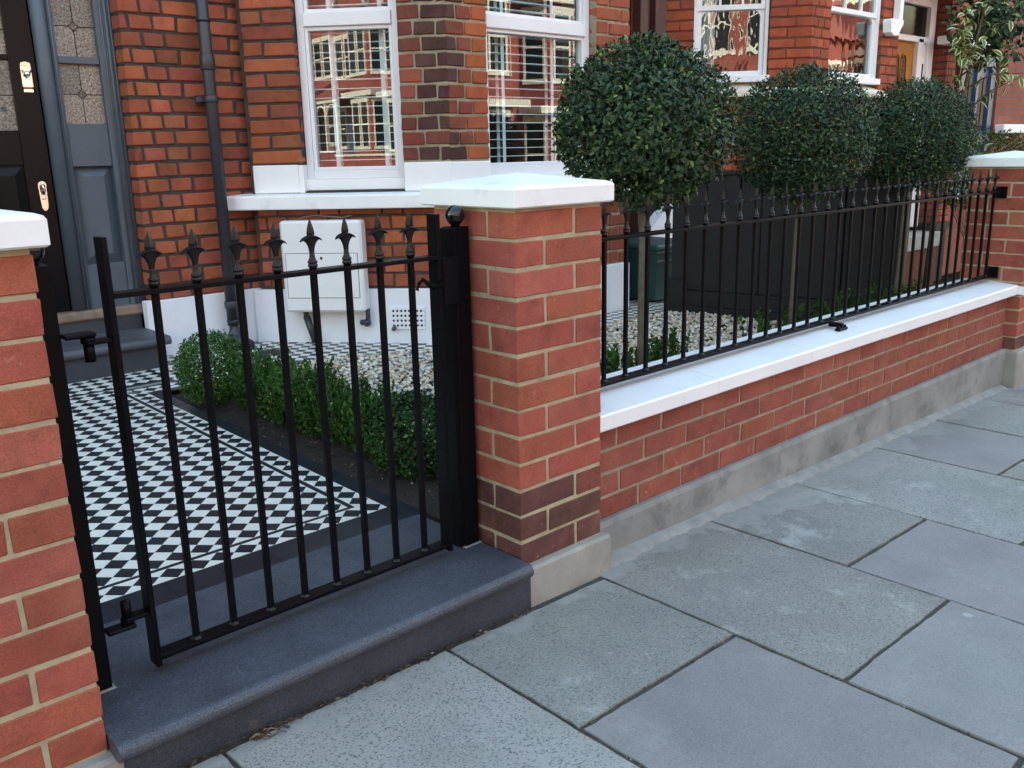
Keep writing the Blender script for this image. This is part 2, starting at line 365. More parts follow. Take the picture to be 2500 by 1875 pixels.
def bevbox(L, D, H, bev, jit=0, seed=None):
    R = random.Random(seed) if seed is not None else rnd
    hx, hy, hz = L/2, D/2, H/2; b = bev; vs = []; idx = {}
    for sx in (-1, 1):
        for sy in (-1, 1):
            for sz in (-1, 1):
                j = [R.uniform(-jit, jit) for _ in range(3)]
                X, Y, Z = sx*hx+j[0], sy*hy+j[1], sz*hz+j[2]
                for ax, q in enumerate(((X, Y-sy*b, Z-sz*b), (X-sx*b, Y, Z-sz*b), (X-sx*b, Y-sy*b, Z))):
                    idx[sx, sy, sz, ax] = len(vs); vs.append(q)
    fs = []; I = lambda sx, sy, sz, a: idx[sx, sy, sz, a]
    for s_ in (-1, 1):
        q = [I(s_, -1, -1, 0), I(s_, 1, -1, 0), I(s_, 1, 1, 0), I(s_, -1, 1, 0)]; fs.append(tuple(q if s_ > 0 else q[::-1]))
        q = [I(-1, s_, -1, 1), I(1, s_, -1, 1), I(1, s_, 1, 1), I(-1, s_, 1, 1)]; fs.append(tuple(q if s_ < 0 else q[::-1]))
        q = [I(-1, -1, s_, 2), I(1, -1, s_, 2), I(1, 1, s_, 2), I(-1, 1, s_, 2)]; fs.append(tuple(q if s_ > 0 else q[::-1]))
    for a in (-1, 1):
        for b_ in (-1, 1):
            q = [I(-1, a, b_, 1), I(1, a, b_, 1), I(1, a, b_, 2), I(-1, a, b_, 2)]; fs.append(tuple(q if a*b_ < 0 else q[::-1]))
            q = [I(a, -1, b_, 0), I(a, 1, b_, 0), I(a, 1, b_, 2), I(a, -1, b_, 2)]; fs.append(tuple(q if a*b_ > 0 else q[::-1]))
            q = [I(a, b_, -1, 0), I(a, b_, 1, 0), I(a, b_, 1, 1), I(a, b_, -1, 1)]; fs.append(tuple(q if a*b_ < 0 else q[::-1]))
    for sx in (-1, 1):
        for sy in (-1, 1):
            for sz in (-1, 1):
                q = (I(sx, sy, sz, 0), I(sx, sy, sz, 1), I(sx, sy, sz, 2)); fs.append(q if sx*sy*sz > 0 else q[::-1])
    return vs, fs
_bm = {}
def brick_mesh(L, D, H, variant, old):
    k = (round(L, 3), round(D, 3), round(H, 3), variant, old)
    if k not in _bm:
        mb = MB(); vs, fs = bevbox(L, D, H, .0045 if old else .0022, .0034 if old else .0016, variant*7+3)
        mb.add(vs, fs); _bm[k] = (mb, mb.mesh('brick', MT['old_obj'] if old else MT['brick_obj']))
    return _bm[k]
def put_bricks(th, lst, old, limit=300):
    """lst of (centre xyz, angle, L, D, H, colour): the largest in view singly, the rest joined"""
    sc = []
    for i, b in enumerate(lst):
        x, y, z = proj(b[0]); inside = z > .1 and -40 < x < 2540 and -40 < y < 1915
        sc.append((b[2]*b[4]/max(z, .1)**2 if inside else 0, i))
    sc.sort(reverse=True); single = {i for a, i in sc[:limit] if a > 0}
    rest = MB()
    for i, (c, ang, L, D, H, col) in enumerate(lst):
        mb, me = brick_mesh(L, D, H, i % 5, old)
        if i in single: inst('brick', me, th, c, ang, col)
        else:
            ca, sa = math.cos(ang), math.sin(ang)
            rest.add([(c[0]+x*ca-y*sa, c[1]+x*sa+y*ca, c[2]+z) for x, y, z in mb.v], mb.f, col)
    if rest.v: part('brickwork', rest, MT['old_attr'] if old else MT['brick_attr'], th, kind='stuff')
def vary(c, a=.12, r=None):
    r = r or rnd; k = 1+r.uniform(-a, a); h = r.uniform(-a, a)*.5
    return (max(0, c[0]*k), max(0, c[1]*k*(1+h)), max(0, c[2]*k*(1-h)))
def lay(fr, rows, depth, proud=0., jz=.0012):
    """rows of (z0, z1, [(s0, s1, colour)]) on a wall plane"""
    out = []; ang = math.atan2(fr.u[1], fr.u[0])
    for z0, z1, bs in rows:
        for s0, s1, col in bs:
            d = -depth/2+proud+rnd.uniform(-.0012, .0012)
            out.append((fr.P((s0+s1)/2, d, (z0+z1)/2+rnd.uniform(-jz, jz)), ang, s1-s0, depth, z1-z0, col))
    return out
# ------------------------------------------------------------------ ground
PAVE0, PSL = -.113, -.0262
def pz(x, y=0): return PAVE0+PSL*x+.006*y
def sloped(x0, x1, y0, y1, dz, base):
    mb = MB(); vs = [(x, y, pz(x, 0)+dz) for x, y in ((x0, y0), (x1, y0), (x1, y1), (x0, y1))]
    vs += [(x, y, z-base) for x, y, z in vs]
    mb.add(vs, [(0, 1, 2, 3), (7, 6, 5, 4), (0, 4, 5, 1), (1, 5, 6, 2), (2, 6, 7, 3), (3, 7, 4, 0)]); return mb
structure('ground', sloped(-150, 150, -150, 150, -.42, .3), MT['ground'])
structure('road', sloped(-80, 90, -9.8, -2.7, -.13, .2), MT['asphalt'])
structure('far_pavement', sloped(-80, 90, -13.2, -9.8, -.01, .2), MT['ground'])
pv = structure('pavement', sloped(-8, 14, -2.7, .35, -.0055, .3), MT['joint'])
ky = sloped(-8, 14, -2.85, -2.7, .0, .35); part('kerb', ky, MT['granite2'], pv)
xj = [-3.31, -2.71, -2.11, -1.51, -.91, -.308, .29, .895, 1.455, 2.125, 2.755, 3.345, 3.95, 4.55, 5.15, 5.75, 6.35]
smooth_set = {(6, 1), (7, 1), (9, 0), (5, 1), (8, 2), (10, 1), (11, 0)}
for i in range(len(xj)-1):
    ys = [-.045, -.502, -1.2, -1.9, -2.68] if i % 2 else [-.045, -.805, -1.5, -2.1, -2.68]
    for j in range(len(ys)-1):
        g = .005+rnd.uniform(0, .0025); x0, x1, y1, y0 = xj[i]+g, xj[i+1]-g, ys[j]-g, ys[j+1]+g
        if i in (3, 4, 5) and j == 0: y1 = -.05
        if i >= 6 and j == 0: y1 = .012 if i < 12 else -.03
        mb = MB(); n = 18; top = []
        # slightly wavering edges
        edge = []
        for (ax, ay, bx, by) in ((x0, y0, x1, y0), (x1, y0, x1, y1), (x1, y1, x0, y1), (x0, y1, x0, y0)):
            for k in range(n):
                t = k/n; w = .0019 if k else .003
                edge.append((ax+(bx-ax)*t+rnd.uniform(-w, w), ay+(by-ay)*t+rnd.uniform(-w, w)))
        tl = (rnd.uniform(-.002, .002), rnd.uniform(-.002, .002), rnd.uniform(-.0015, .0015)); cx, cy = (x0+x1)/2, (y0+y1)/2
        H = lambda x, y: pz(x)+tl[2]+tl[0]*(x-cx)+tl[1]*(y-cy)
        m_ = len(edge); ins = [(cx+(x-cx)*.9965, cy+(y-cy)*.9965) for x, y in edge]
        vs = [(x, y, H(x, y)) for x, y in ins]+[(x, y, H(x, y)-.002) for x, y in edge]+[(x, y, H(x, y)-.05) for x, y in edge]
        mb.add(vs, [tuple(range(m_))]+[(m_+k, m_+(k+1) % m_, (k+1) % m_, k) for k in range(m_)]+[(2*m_+k, 2*m_+(k+1) % m_, m_+(k+1) % m_, m_+k) for k in range(m_)])
        o = part('paving_slab', mb, MT['paving_smooth'] if (i, j) in smooth_set else MT['paving'], pv)
        k = rnd.uniform(.86, 1.14)*(1.32 if (i, j) == (4, 0) else 1); o.color = (k*rnd.uniform(.97, 1.03), k, k*rnd.uniform(.97, 1.04), 1)
# cement smear along the wall foot
mb = MB(); N = 420; vs = []; fs = []
for i in range(N+1):
    x = .34+(3.68-.34)*i/N; w = .008+.006*math.sin(i*.11)*math.sin(i*.037+1)+.006*math.sin(i*.53)+rnd.uniform(-.004, .004)
    w += .012*math.exp(-((i-12)/12.)**2)
    vs += [(x, .05, pz(x)+.02), (x, .024, pz(x)+.016), (x, .006-w*.5, pz(x)+.004+rnd.uniform(-.001, .0015)), (x, .002-w, pz(x)-.0015)]
for i in range(N):
    for k in range(3): fs.append((4*i+k, 4*i+k+1, 4*i+k+5, 4*i+k+4))
mb.add(vs, [f[::-1] for f in fs], None, True); part('mortar_fillet', mb, MT['cement2'], pv)
# garden bed
gb = MB(); gb.box((.015, .33, -.3), (4.1, 3.35, .028)); structure('garden_soil', gb, MT['soil'])
# ------------------------------------------------------------------ stone gate step
st = thing('stone_step', (-.56, .2, .03), 'wide dark granite step with a rounded nosing under the black gate', 'step')
mb = MB(); pr = [(.452, .03), (.452, -.01), (-.03, -.01)]
for k in range(9):
    a = -math.pi/2-math.pi*k/8; pr.append((-.042+.0+.0195*math.cos(a), .0105+.0195*math.sin(a)))
mb.profile(pr[::-1], -1.114, -.012, XY); part('tread', mb, MT['granite'], st)
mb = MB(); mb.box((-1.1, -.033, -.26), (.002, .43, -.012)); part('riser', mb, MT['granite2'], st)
# litter in the gap at the foot of the step
mb = MB()
for k in range(260):
    x = rnd.uniform(-1.1, -.02); y = -.046+rnd.gauss(0, .006); s_ = rnd.uniform(.003, .011); a = rnd.uniform(0, 6.3); z = pz(x)+rnd.uniform(.0, .008)
    dx, dy = s_*math.cos(a), s_*math.sin(a)*.6
    mb.add([(x-dx, y-dy, z), (x+dy*.5, y-dx*.5, z+rnd.uniform(-.002, .004)), (x+dx, y+dy, z+rnd.uniform(-.001, .004)), (x-dy*.5, y+dx*.5, z)], [(0, 1, 2, 3)])
for k in range(26):
    x = -.83+rnd.gauss(0, .03); y = -.055+rnd.gauss(0, .01); a = rnd.uniform(-.7, .7); L = rnd.uniform(.02, .045)
    mb.tube([(x, y, pz(x)+.004), (x+L*.5*math.cos(a), y+L*.5*math.sin(a), pz(x)+.012), (x+L*math.cos(a), y+L*math.sin(a), pz(x)+.005)], .0011, 4)
for k in range(1500):
    i = rnd.randrange(3, 13); j = rnd.random()
    if j < .6: x, y = xj[i]+rnd.gauss(0, .0022), rnd.uniform(-1.6, -.05)
    else: x, y = rnd.uniform(xj[i], xj[i+1]), (-.502 if i % 2 else -.805)+rnd.gauss(0, .0022)
    s_ = rnd.uniform(.0015, .0042); a = rnd.uniform(0, 6.3); z = pz(x)-.004+rnd.uniform(0, .004); dx, dy = s_*math.cos(a), s_*math.sin(a)
    mb.add([(x-dx, y-dy, z), (x+dy*.7, y-dx*.7, z+.001), (x+dx, y+dy, z+rnd.uniform(0, .003)), (x-dy*.7, y+dx*.7, z+.001)], [(0, 1, 2, 3)])
structure('leaf_litter', mb, MT['leaf_dead'], kind='stuff')
# ------------------------------------------------------------------ brick piers
RED = (.305, .082, .052); DARKB = (.105, .045, .038)
PW = .3275
def pier(x0, top_dark, label, group, phase):
    z0 = 0 if True else 0
    th = thing('brick_pier', (x0+PW/2, PW/2, -.12), label, 'pier', group)
    lst = []
    for k in range(13):
        z = .075*k; A = (k % 2 == phase)
        for q in range(4):
            # pinwheel of four stretchers
            cx, cy = (.1075, .05125) if A else (PW-.1075, .05125)
            L, D = .215, .1025
            px, py = cx-PW/2, cy-PW/2; ang = 0
            for _ in range(q): px, py = -py, px; ang += math.pi/2
            col = RED
            if k < top_dark: col = DARKB if rnd.random() < .92 else (.2, .06, .042)
            elif rnd.random() < .2: col = (.35, .105, .068)
            lst.append(((x0+PW/2+px, PW/2+py, z+.0325), ang, L, D, .065, vary(col, .15)))
    put_bricks(th, lst, False)
    mb = MB(); r_ = .0028; mb.box((x0+r_, r_, -.12), (x0+PW-r_, PW-r_, .9755)); part('mortar', mb, MT['mortar'], th)
    # cap: weathered pyramid with an eased lip
    mb = MB(); c = (x0+PW/2, PW/2); o = .024
    rings = []
    for (e, z) in ((o-.005, .976), (o, .98), (o, 1.022), (o-.004, 1.0285), (o-.016, 1.033)):
        h = PW/2+e; rings.append([(c[0]-h, c[1]-h, z), (c[0]+h, c[1]-h, z), (c[0]+h, c[1]+h, z), (c[0]-h, c[1]+h, z)])
    vs = [v for r in rings for v in r]+[(c[0], c[1], 1.058)]; fs = [(3, 2, 1, 0)]
    for i in range(len(rings)-1):
        for k in range(4): fs.append((4*i+k, 4*i+(k+1) % 4, 4*i+4+(k+1) % 4, 4*i+4+k))
    n = 4*(len(rings)-1); fs += [(n+k, n+(k+1) % 4, len(vs)-1) for k in range(4)]
    mb.add(vs, fs); part('cap', mb, MT['white2'], th)
    # cement plinth with rough weathered edges
    mb = MB(); e = .026; zb = pz(x0)-.12
    y1 = PW+e; mb.box((x0-(.006 if phase else e), -e, zb), (x0+PW+e, y1, -.004), bev=.008, jit=.004)
    part('plinth', mb, MT['cement'], th)
    return th
pier(0., 3, 'brick gate pier with white cap and darker bottom courses between gate and railings', None, 0)
pier(-1.1165-PW, 0, 'brick gate pier with white cap cut off by the left edge of the photo', None, 0)
pier(3.72, 1, 'far brick pier with white cap at the end of the railings', None, 1)
# ------------------------------------------------------------------ low front wall
gw = thing('garden_wall', (2., .16, -.15), 'low red brick wall with white coping under the railings', 'wall')
fw = Fr((0, .0625), (1, 0), (0, -1)); rows = []
X0, X1 = .332, 3.716
for k in range(4):
    z = .075*k; offs = (.03, .16, .055, .145)[k]; x = X0; bs = []; nx = X0+offs
    while x < X1-.01:
        e = min(nx-.01, X1)
        if e-x > .02: bs.append((x, e, vary((.27, .08, .055) if rnd.random() < .85 else (.31, .1, .07) if rnd.random() < .6 else (.24, .07, .05), .1)))
        x = nx; nx += .225
    rows.append((z, z+.065, bs))
put_bricks(gw, lay(fw, rows, .1025), False)
mb = MB(); mb.box((X0-.004, .0655, -.02), (X1+.004, .275, .298)); part('mortar', mb, MT['mortar_grey'], gw)
mb = MB(); mb.box((X0+.002, .036, -.36), (X1+.004, .28, -.012)); mb.profile([(.045, -.0125), (.0355, -.0125), (.044, .004), (.06, .004)][::-1], X0+.003, X1, XY)
part('plinth', mb, MT['cement3'], gw)
cj = [.331, .94, 1.55, 2.152, 2.755, 3.357, 3.80]
for i in range(6):
    a, b = cj[i]+.0008, cj[i+1]-.0008; mb = MB(); dz = rnd.uniform(-.0015, .0015)
    yb = .305
    mb.profile([(yb, .306+dz), (.016, .306+dz), (.0135, .31+dz), (.0135, .352+dz), (.018, .357+dz), (.16, .371+dz), (yb, .371+dz)][::-1], a, b if i < 5 else 3.775, XY)
    if i == 5:
        mb = MB(); mb.profile([(.3, .306), (.016, .306), (.0135, .31), (.0135, .352), (.018, .357), (.16, .371), (.3, .371)][::-1], a, 3.715, XY)
        mb.profile([(-.03, .306), (.0135, .306), (.0135, .352), (-.03, .352)], 3.7151, 3.716, XY)
    part('coping_stone', mb, MT['white2'], gw)
# ------------------------------------------------------------------ ironwork
def finial_mesh():
    mb = MB()
    mb.lathe([(.0085, 0), (.0088, .005), (.0108, .0065), (.0116, .0095), (.0106, .0125), (.0094, .014), (.0116, .0165), (.0112, .0195), (.0085, .023), (.0068, .028), (.006, .035), (.006, .04)], (0, 0, 0), 10)
    # flared twin-leaf lip
    vs = []; fs = []; seg = 16
    prof = [(.006, .006, .0385), (.0068, .0065, .047), (.0088, .0075, .055), (.0128, .009, .063), (.0195, .0105, .0705), (.027, .0125, .0742), (.029, .013, .0725), (.02, .009, .0765), (.006, .005, .079)]
    for rx, ry, z in prof:
        for k in range(seg):
            a = 2*math.pi*k/seg; w = abs(math.cos(a)); q = 1.0
            droop = -.008*(w**3)*(rx/.0285)**2 + .003*(1-w)*(rx/.0285)
            vs.append((rx*math.cos(a), ry*math.sin(a)*(.75+.25*w), z+droop))
    m = len(prof)
    for i in range(m-1):
        for k in range(seg): fs.append((i*seg+k, i*seg+(k+1) % seg, (i+1)*seg+(k+1) % seg, (i+1)*seg+k))
    fs.append(tuple((m-1)*seg+k for k in range(seg))); mb.add(vs, fs, None, True)
    # spear blade, four ridged
    vs = []; fs = []
    for w, z in ((.005, .07), (.0092, .077), (.0108, .084), (.0095, .09), (.007, .1), (.0035, .109), (.0006, .1155)):
        vs += [(w, 0, z), (0, w*.62, z), (-w, 0, z), (0, -w*.62, z)]
    for i in range(6):
        for k in range(4): fs.append((4*i+k, 4*i+(k+1) % 4, 4*i+4+(k+1) % 4, 4*i+4+k))
    fs.append((24, 25, 26, 27)); mb.add(vs, fs)
    return mb.mesh('finial', MT['castiron'])
FIN = finial_mesh()
def weld_mesh():
    mb = MB(); mb.lathe([(.0135, 0), (.0125, .003), (.0095, .006), (.0085, .008)], (0, 0, 0), 9); return mb.mesh('weld', MT['castiron'])
WELD = weld_mesh()
GY = .16; GT = .862; GB = .07
gate = thing('metal_gate', (-.53, GY, .045), 'black metal gate with eight spear topped bars standing shut over the granite step', 'gate')
mb = MB(); mb.box((-.944, GY-.02, GT-.01), (-.139, GY+.02, GT), bev=.0008); part('top_rail', mb, MT['iron'], gate)
mb = MB(); mb.box((-.944, GY-.02, GB-.01), (-.139, GY+.02, GB), bev=.0008); part('bottom_rail', mb, MT['iron'], gate)
for x, zt in ((-.95, .972), (-.133, .966)):
    mb = MB(); mb.box((x-.006, GY-.02, .047), (x+.006, GY+.02, zt), bev=.0008); part('stile', mb, MT['iron'], gate)
mb = MB(); mb.box((-.0068, -.0068, GB), (.0068, .0068, GT-.0102), bev=.0011); GBAR = mb.mesh('bar', MT['iron'])
for k in range(8):
    x = -.8570+k*.0924
    x += rnd.uniform(-.0015, .0015); b = inst('bar', GBAR, gate, (x, GY, 0)); inst('finial', FIN, b, (x, GY, GT-.001+rnd.uniform(-.001, .001)), rnd.uniform(-.12, .12)); inst('weld', WELD, b, (x, GY, GB-.001))
# hinges: gate side eye plates and pins, post side cups
for z, up in ((.775, -1), (.178, 1)):
    mb = MB(); mb.box((-1.005, GY-.016, z-.008), (-.9565, GY+.016, z), bev=.002); mb.lathe([(.0105, -.038 if up < 0 else .0), (.0105, .0 if up < 0 else .04)], (-.998, GY, z-.004), 12)
    part('hinge_pin', mb, MT['iron'], gate)
# latch lever and slam plate
mb = MB(); mb.box((-.126, GY-.026, .735), (-.078, GY-.0205, .855), bev=.001); part('latch_plate', mb, MT['iron'], gate)
mb = MB(); mb.tube([(-.128, GY-.024, .79), (-.165, GY-.026, .788), (-.182, GY-.03, .797), (-.2, GY-.034, .81), (-.214, GY-.036, .8), (-.221, GY-.036, .785)], [.009, .009, .006, .005, .005, .006], 8); part('latch_lever', mb, MT['iron'], gate)
def post(x, label, hz):
    th = thing('gate_post', (x, .185, .03), label, 'gate post')
    mb = MB(); mb.box((x-.0255, .16, .03), (x+.0255, .211, .927), bev=.002); part('shaft', mb, MT['iron'], th)
    mb = MB(); mb.sphere((x, .185, .956), .0265, 20, 13); mb.lathe([(.012, .926), (.0125, .932), (.016, .936)], (x, .185, 0), 12); part('ball_finial', mb, MT['gloss'], th)
    mb = MB(); mb.box((x-.03, .153, .0295), (x+.03, .218, .0325), bev=.001); part('mortar_bed', mb, MT['cement2'], th)
    return th
pr_ = post(-.0405, 'black square gate post with ball top fixed to the pier on the latch side', 1)
mb = MB(); mb.box((-.083, .163, .034), (-.0662, .2, .925), bev=.001); part('slam_plate', mb, MT['iron'], pr_)
mb = MB()
for z in (.84, .765, .74): mb.sphere((-.066, .1585, z), .0045, 7, 5)
part('weld', mb, MT['weld'], pr_)
pl_ = post(-1.071, 'black square gate post with ball top carrying the hinges beside the left pier', 1)
for z in (.792, .163):
    mb = MB(); mb.box((-1.0445, .142, z-.009), (-.985, .176, z), bev=.003); mb.lathe([(.014, -.022), (.014, -.009)] if z > .5 else [(.014, 0), (.014, .012)], (-.998, .16, z), 12); part('hinge_cup', mb, MT['iron'], pl_)
# railings
RY = .16; RT = .856; RB = .404
rl = thing('railing', (2., RY, .372), 'long black spear topped railing standing on the low white coped wall', 'railing')
mb = MB(); mb.box((.329, RY-.02, RT-.01), (3.652, RY+.02, RT), bev=.0008); part('top_rail', mb, MT['iron'], rl)
mb = MB(); mb.box((.329, RY-.02, RB-.01), (3.652, RY+.02, RB), bev=.0008); part('bottom_rail', mb, MT['iron'], rl)
mb = MB(); mb.box((-.006, -.006, RB), (.006, .006, RT-.0102), bev=.001); RBAR = mb.mesh('bar', MT['iron'])
nb = 32
for k in range(nb):
    x = .417+k*.1036
    x += rnd.uniform(-.0025, .0025); b = inst('bar', RBAR, rl, (x, RY, 0)); inst('finial', FIN, b, (x, RY, RT-.001+rnd.uniform(-.001, .001)), rnd.uniform(-.15, .15)); inst('weld', WELD, b, (x, RY, RB-.001))
for z in (.848, .42):
    mb = MB(); mb.box((3.652, RY-.004, z-.03), (3.7195, RY+.004, z+.022), bev=.001); mb.box((3.712, RY-.035, z-.035), (3.7198, RY+.025, z+.027), bev=.001); part('wall_lug', mb, MT['iron'], rl)
mb = MB(); mb.box((1.895, .085, .3675), (1.965, .108, .378), bev=.002); mb.box((1.92, .09, .378), (1.938, .15, .396), bev=.001)
for x in (1.902, 1.957): mb.lathe([(.007, .377), (.007, .384), (.004, .387)], (x, .0965, 0), 6)
part('support_foot', mb, MT['iron'], rl)
# ------------------------------------------------------------------ tiled path
def clip(poly, lines):
    """keep the part of poly left of each (point, inward normal)"""
    for (px, py), (nx, ny) in lines:
        out = []
        for i in range(len(poly)):
            a, b = poly[i], poly[(i+1) % len(poly)]
            da = (a[0]-px)*nx+(a[1]-py)*ny; db = (b[0]-px)*nx+(b[1]-py)*ny
            if da >= 0: out.append(a)
            if da*db < 0:
                t = da/(da-db); out.append((a[0]+(b[0]-a[0])*t, a[1]+(b[1]-a[1])*t))
        poly = out
        if len(poly) < 3: return []
    return poly
def area(p): return abs(sum(p[i][0]*p[(i+1) % len(p)][1]-p[(i+1) % len(p)][0]*p[i][1] for i in range(len(p))))/2
def gz(y): return .027+.0135*max(0, y-.45)
def conv(poly):
    c = (sum(p[0] for p in poly)/len(poly), sum(p[1] for p in poly)/len(poly)); L = []
    for i in range(len(poly)):
        a, b = poly[i], poly[(i+1) % len(poly)]; n = (-(b[1]-a[1]), b[0]-a[0]); l = math.hypot(*n); n = (n[0]/l, n[1]/l)
        if (c[0]-a[0])*n[0]+(c[1]-a[1])*n[1] < 0: n = (-n[0], -n[1])
        L.append((a, n))
    return L
path = structure('tiled_path')
mb = MB()
for y0, y1, xa, xb in ((.452, 2.55, -1.13, .012), (2.55, 3.4, -1.13, .6), (1.95, 3.3, .6, 3.9)):
    mb.add([(xa, y0, gz(y0)-.003), (xb, y0, gz(y0)-.003), (xb, y1, gz(y1)-.003), (xa, y1, gz(y1)-.003), (xa, y0, -.05), (xb, y0, -.05), (xb, y1, -.05), (xa, y1, -.05)],
           [(0, 1, 2, 3), (0, 4, 5, 1), (1, 5, 6, 2), (2, 6, 7, 3), (3, 7, 4, 0)])
part('grout', mb, MT['grout'], path)
tiles = []
def tile(poly, white, name='tile'):
    if len(poly) >= 3 and area(poly) > 4e-6: tiles.append((poly, white, name))
E_ = .0508; Q_ = E_/math.sqrt(2); C0 = (-.51, .66)
zones = []
# the walk itself, the strip round it and the paving in front of the bay
zones.append(('main', [(-.136-24*Q_, .66), (-.136, .66), (-.136, .66+56*Q_), (-.136-24*Q_, .66+56*Q_)]))
zones.append(('strip', [(-1.0886, .572), (-.045, .572), (-.045-2*Q_, .572+2*Q_), (-1.017, .572+2*Q_)]))
zones.append(('strip', [(-.045, .572), (-.045, 2.50), (-.045-2*Q_, 2.57), (-.045-2*Q_, .572+2*Q_)]))
zones.append(('strip', [(-.045, 2.505), (.62, 2.505), (.62, 2.60), (-.1, 2.60)]))
zones.append(('strip', [(-.985, .66+56*Q_+.018), (.13, .66+56*Q_+.018), (.13, 2.945), (-.985, 2.945)]))
zones.append(('strip', [(.15, 2.62), (.36, 2.62), (.36, 3.19), (.15, 3.19)]))
zones.append(('strip', [(.36, 2.62), (.62, 2.56), (.95, 3.12), (.36, 3.19)]))
zones.append(('strip', [(.62, 2.555), (.84, 2.53), (.95, 3.11)]))
zones.append(('strip', [(.84, 2.53), (1.5, 2.245), (1.64, 2.3), (.95, 3.10)]))
zones.append(('strip', [(1.5, 2.235), (2.68, 2.04), (2.7, 2.27), (1.66, 2.27)]))
zones.append(('strip', [(2.68, 2.035), (3.85, 2.035), (3.85, 2.27), (2.7, 2.27)]))
zones.append(('strip', [(3.2, 2.27), (3.85, 2.27), (3.85, 3.02)]))
def spans(poly): xs = [p[0] for p in poly]; ys = [p[1] for p in poly]; return min(xs), max(xs), min(ys), max(ys)
half = .0004
for zname, poly in zones:
    L = conv(poly); x0, x1, y0, y1 = spans(poly); C0 = (-.136, .66) if zname == 'main' else (-.045, .572)
    for i in range(-80, 120):
        for j in range(-80, 120):
            cx = C0[0]+(i-j)*Q_; cy = C0[1]+(i+j)*Q_
            if cx < x0-.06 or cx > x1+.06 or cy < y0-.06 or cy > y1+.06: continue
            h = Q_-half
            q = clip([(cx, cy-h), (cx+h, cy), (cx, cy+h), (cx-h, cy)], L)
            tile(q, ((i+j) % 2 == 0), 'tile')
def bar_tiles(a, b, w, n, gap=.0006):
    ax, ay = a; bx, by = b; L = math.hypot(bx-ax, by-ay); ux, uy = (bx-ax)/L, (by-ay)/L; nx, ny = -uy*w/2, ux*w/2
    for k in range(n):
        t0 = L*k/n+gap; t1 = L*(k+1)/n-gap
        p0 = (ax+ux*t0, ay+uy*t0); p1 = (ax+ux*t1, ay+uy*t1)
        tile([(p0[0]-nx, p0[1]-ny), (p1[0]-nx, p1[1]-ny), (p1[0]+nx, p1[1]+ny), (p0[0]+nx, p0[1]+ny)], False, 'border_tile')
xl = -.136-24*Q_; yl = .572+2*Q_; ym = .66+56*Q_; wl = .091-2*Q_-.0008
bar_tiles((-.136+wl/2+.0004, yl), (-.136+wl/2+.0004, ym), wl, 13); bar_tiles((xl-.0095, yl), (xl-.0095, ym), .0185, 13)
bar_tiles((xl, (yl+.66)/2), (-.1364, (yl+.66)/2), .66-yl-.0008, 6); bar_tiles((xl, ym+.009), (.13, ym+.009), .0165, 7)
bar_tiles((.1405, 2.62), (.1405, 3.0), .0165, 3); bar_tiles((-.118, 2.61), (.62, 2.61), .0165, 5)
bar_tiles((-1.06, .512), (-.0455, .512), .1185, 7); bar_tiles((-.0165, .455), (-.0165, 2.5), .0565, 13)
bar_tiles((.0085, 2.48), (.62, 2.48), .046, 4); bar_tiles((-1.09, .455), (-1.09, 2.9), .058, 14)
bar_tiles((.6, 2.535), (.84, 2.51), .03, 2); bar_tiles((.84, 2.512), (1.5, 2.228), .03, 4); bar_tiles((1.5, 2.22), (2.68, 2.02), .03, 7); bar_tiles((2.69, 2.018), (3.85, 2.018), .03, 7)
sc = []
for i, (p, w, nme) in enumerate(tiles):
    c = (sum(q[0] for q in p)/len(p), sum(q[1] for q in p)/len(p)); X, Y, Z = proj((c[0], c[1], gz(c[1])))
    ins = -20 < X < 2520 and -20 < Y < 1890
    # hidden behind the left pier and post
    if c[0] < -.99: ins = False
    sc.append((area(p)/Z**3 if ins else 0, i))
sc.sort(reverse=True); single = {i for a, i in sc[:300] if a > 0}
restw, restb = MB(), MB()
for i, (p, w, nme) in enumerate(tiles):
    c = (sum(q[0] for q in p)/len(p), sum(q[1] for q in p)/len(p))
    if sum(p[k][0]*p[(k+1) % len(p)][1]-p[(k+1) % len(p)][0]*p[k][1] for k in range(len(p))) < 0: p = p[::-1]
    dz = rnd.uniform(-.0004, .0004)
    vs = [(x, y, gz(y)+dz) for x, y in p]+[(x, y, gz(y)-.006) for x, y in p]; n = len(p)
    fs = [tuple(range(n))]+[(n+k, n+(k+1) % n, (k+1) % n, k) for k in range(n)]
    mt = MT['tile_white'] if w else MT['tile_black']
    if i in single:
        mb = MB(); mb.add(vs, fs); part(nme, mb, mt, path, origin=(c[0], c[1], gz(c[1])))
    else: (restw if w else restb).add(vs, fs)
part('white_tiling', restw, MT['tile_white'], path, kind='stuff'); part('black_tiling', restb, MT['tile_black'], path, kind='stuff')
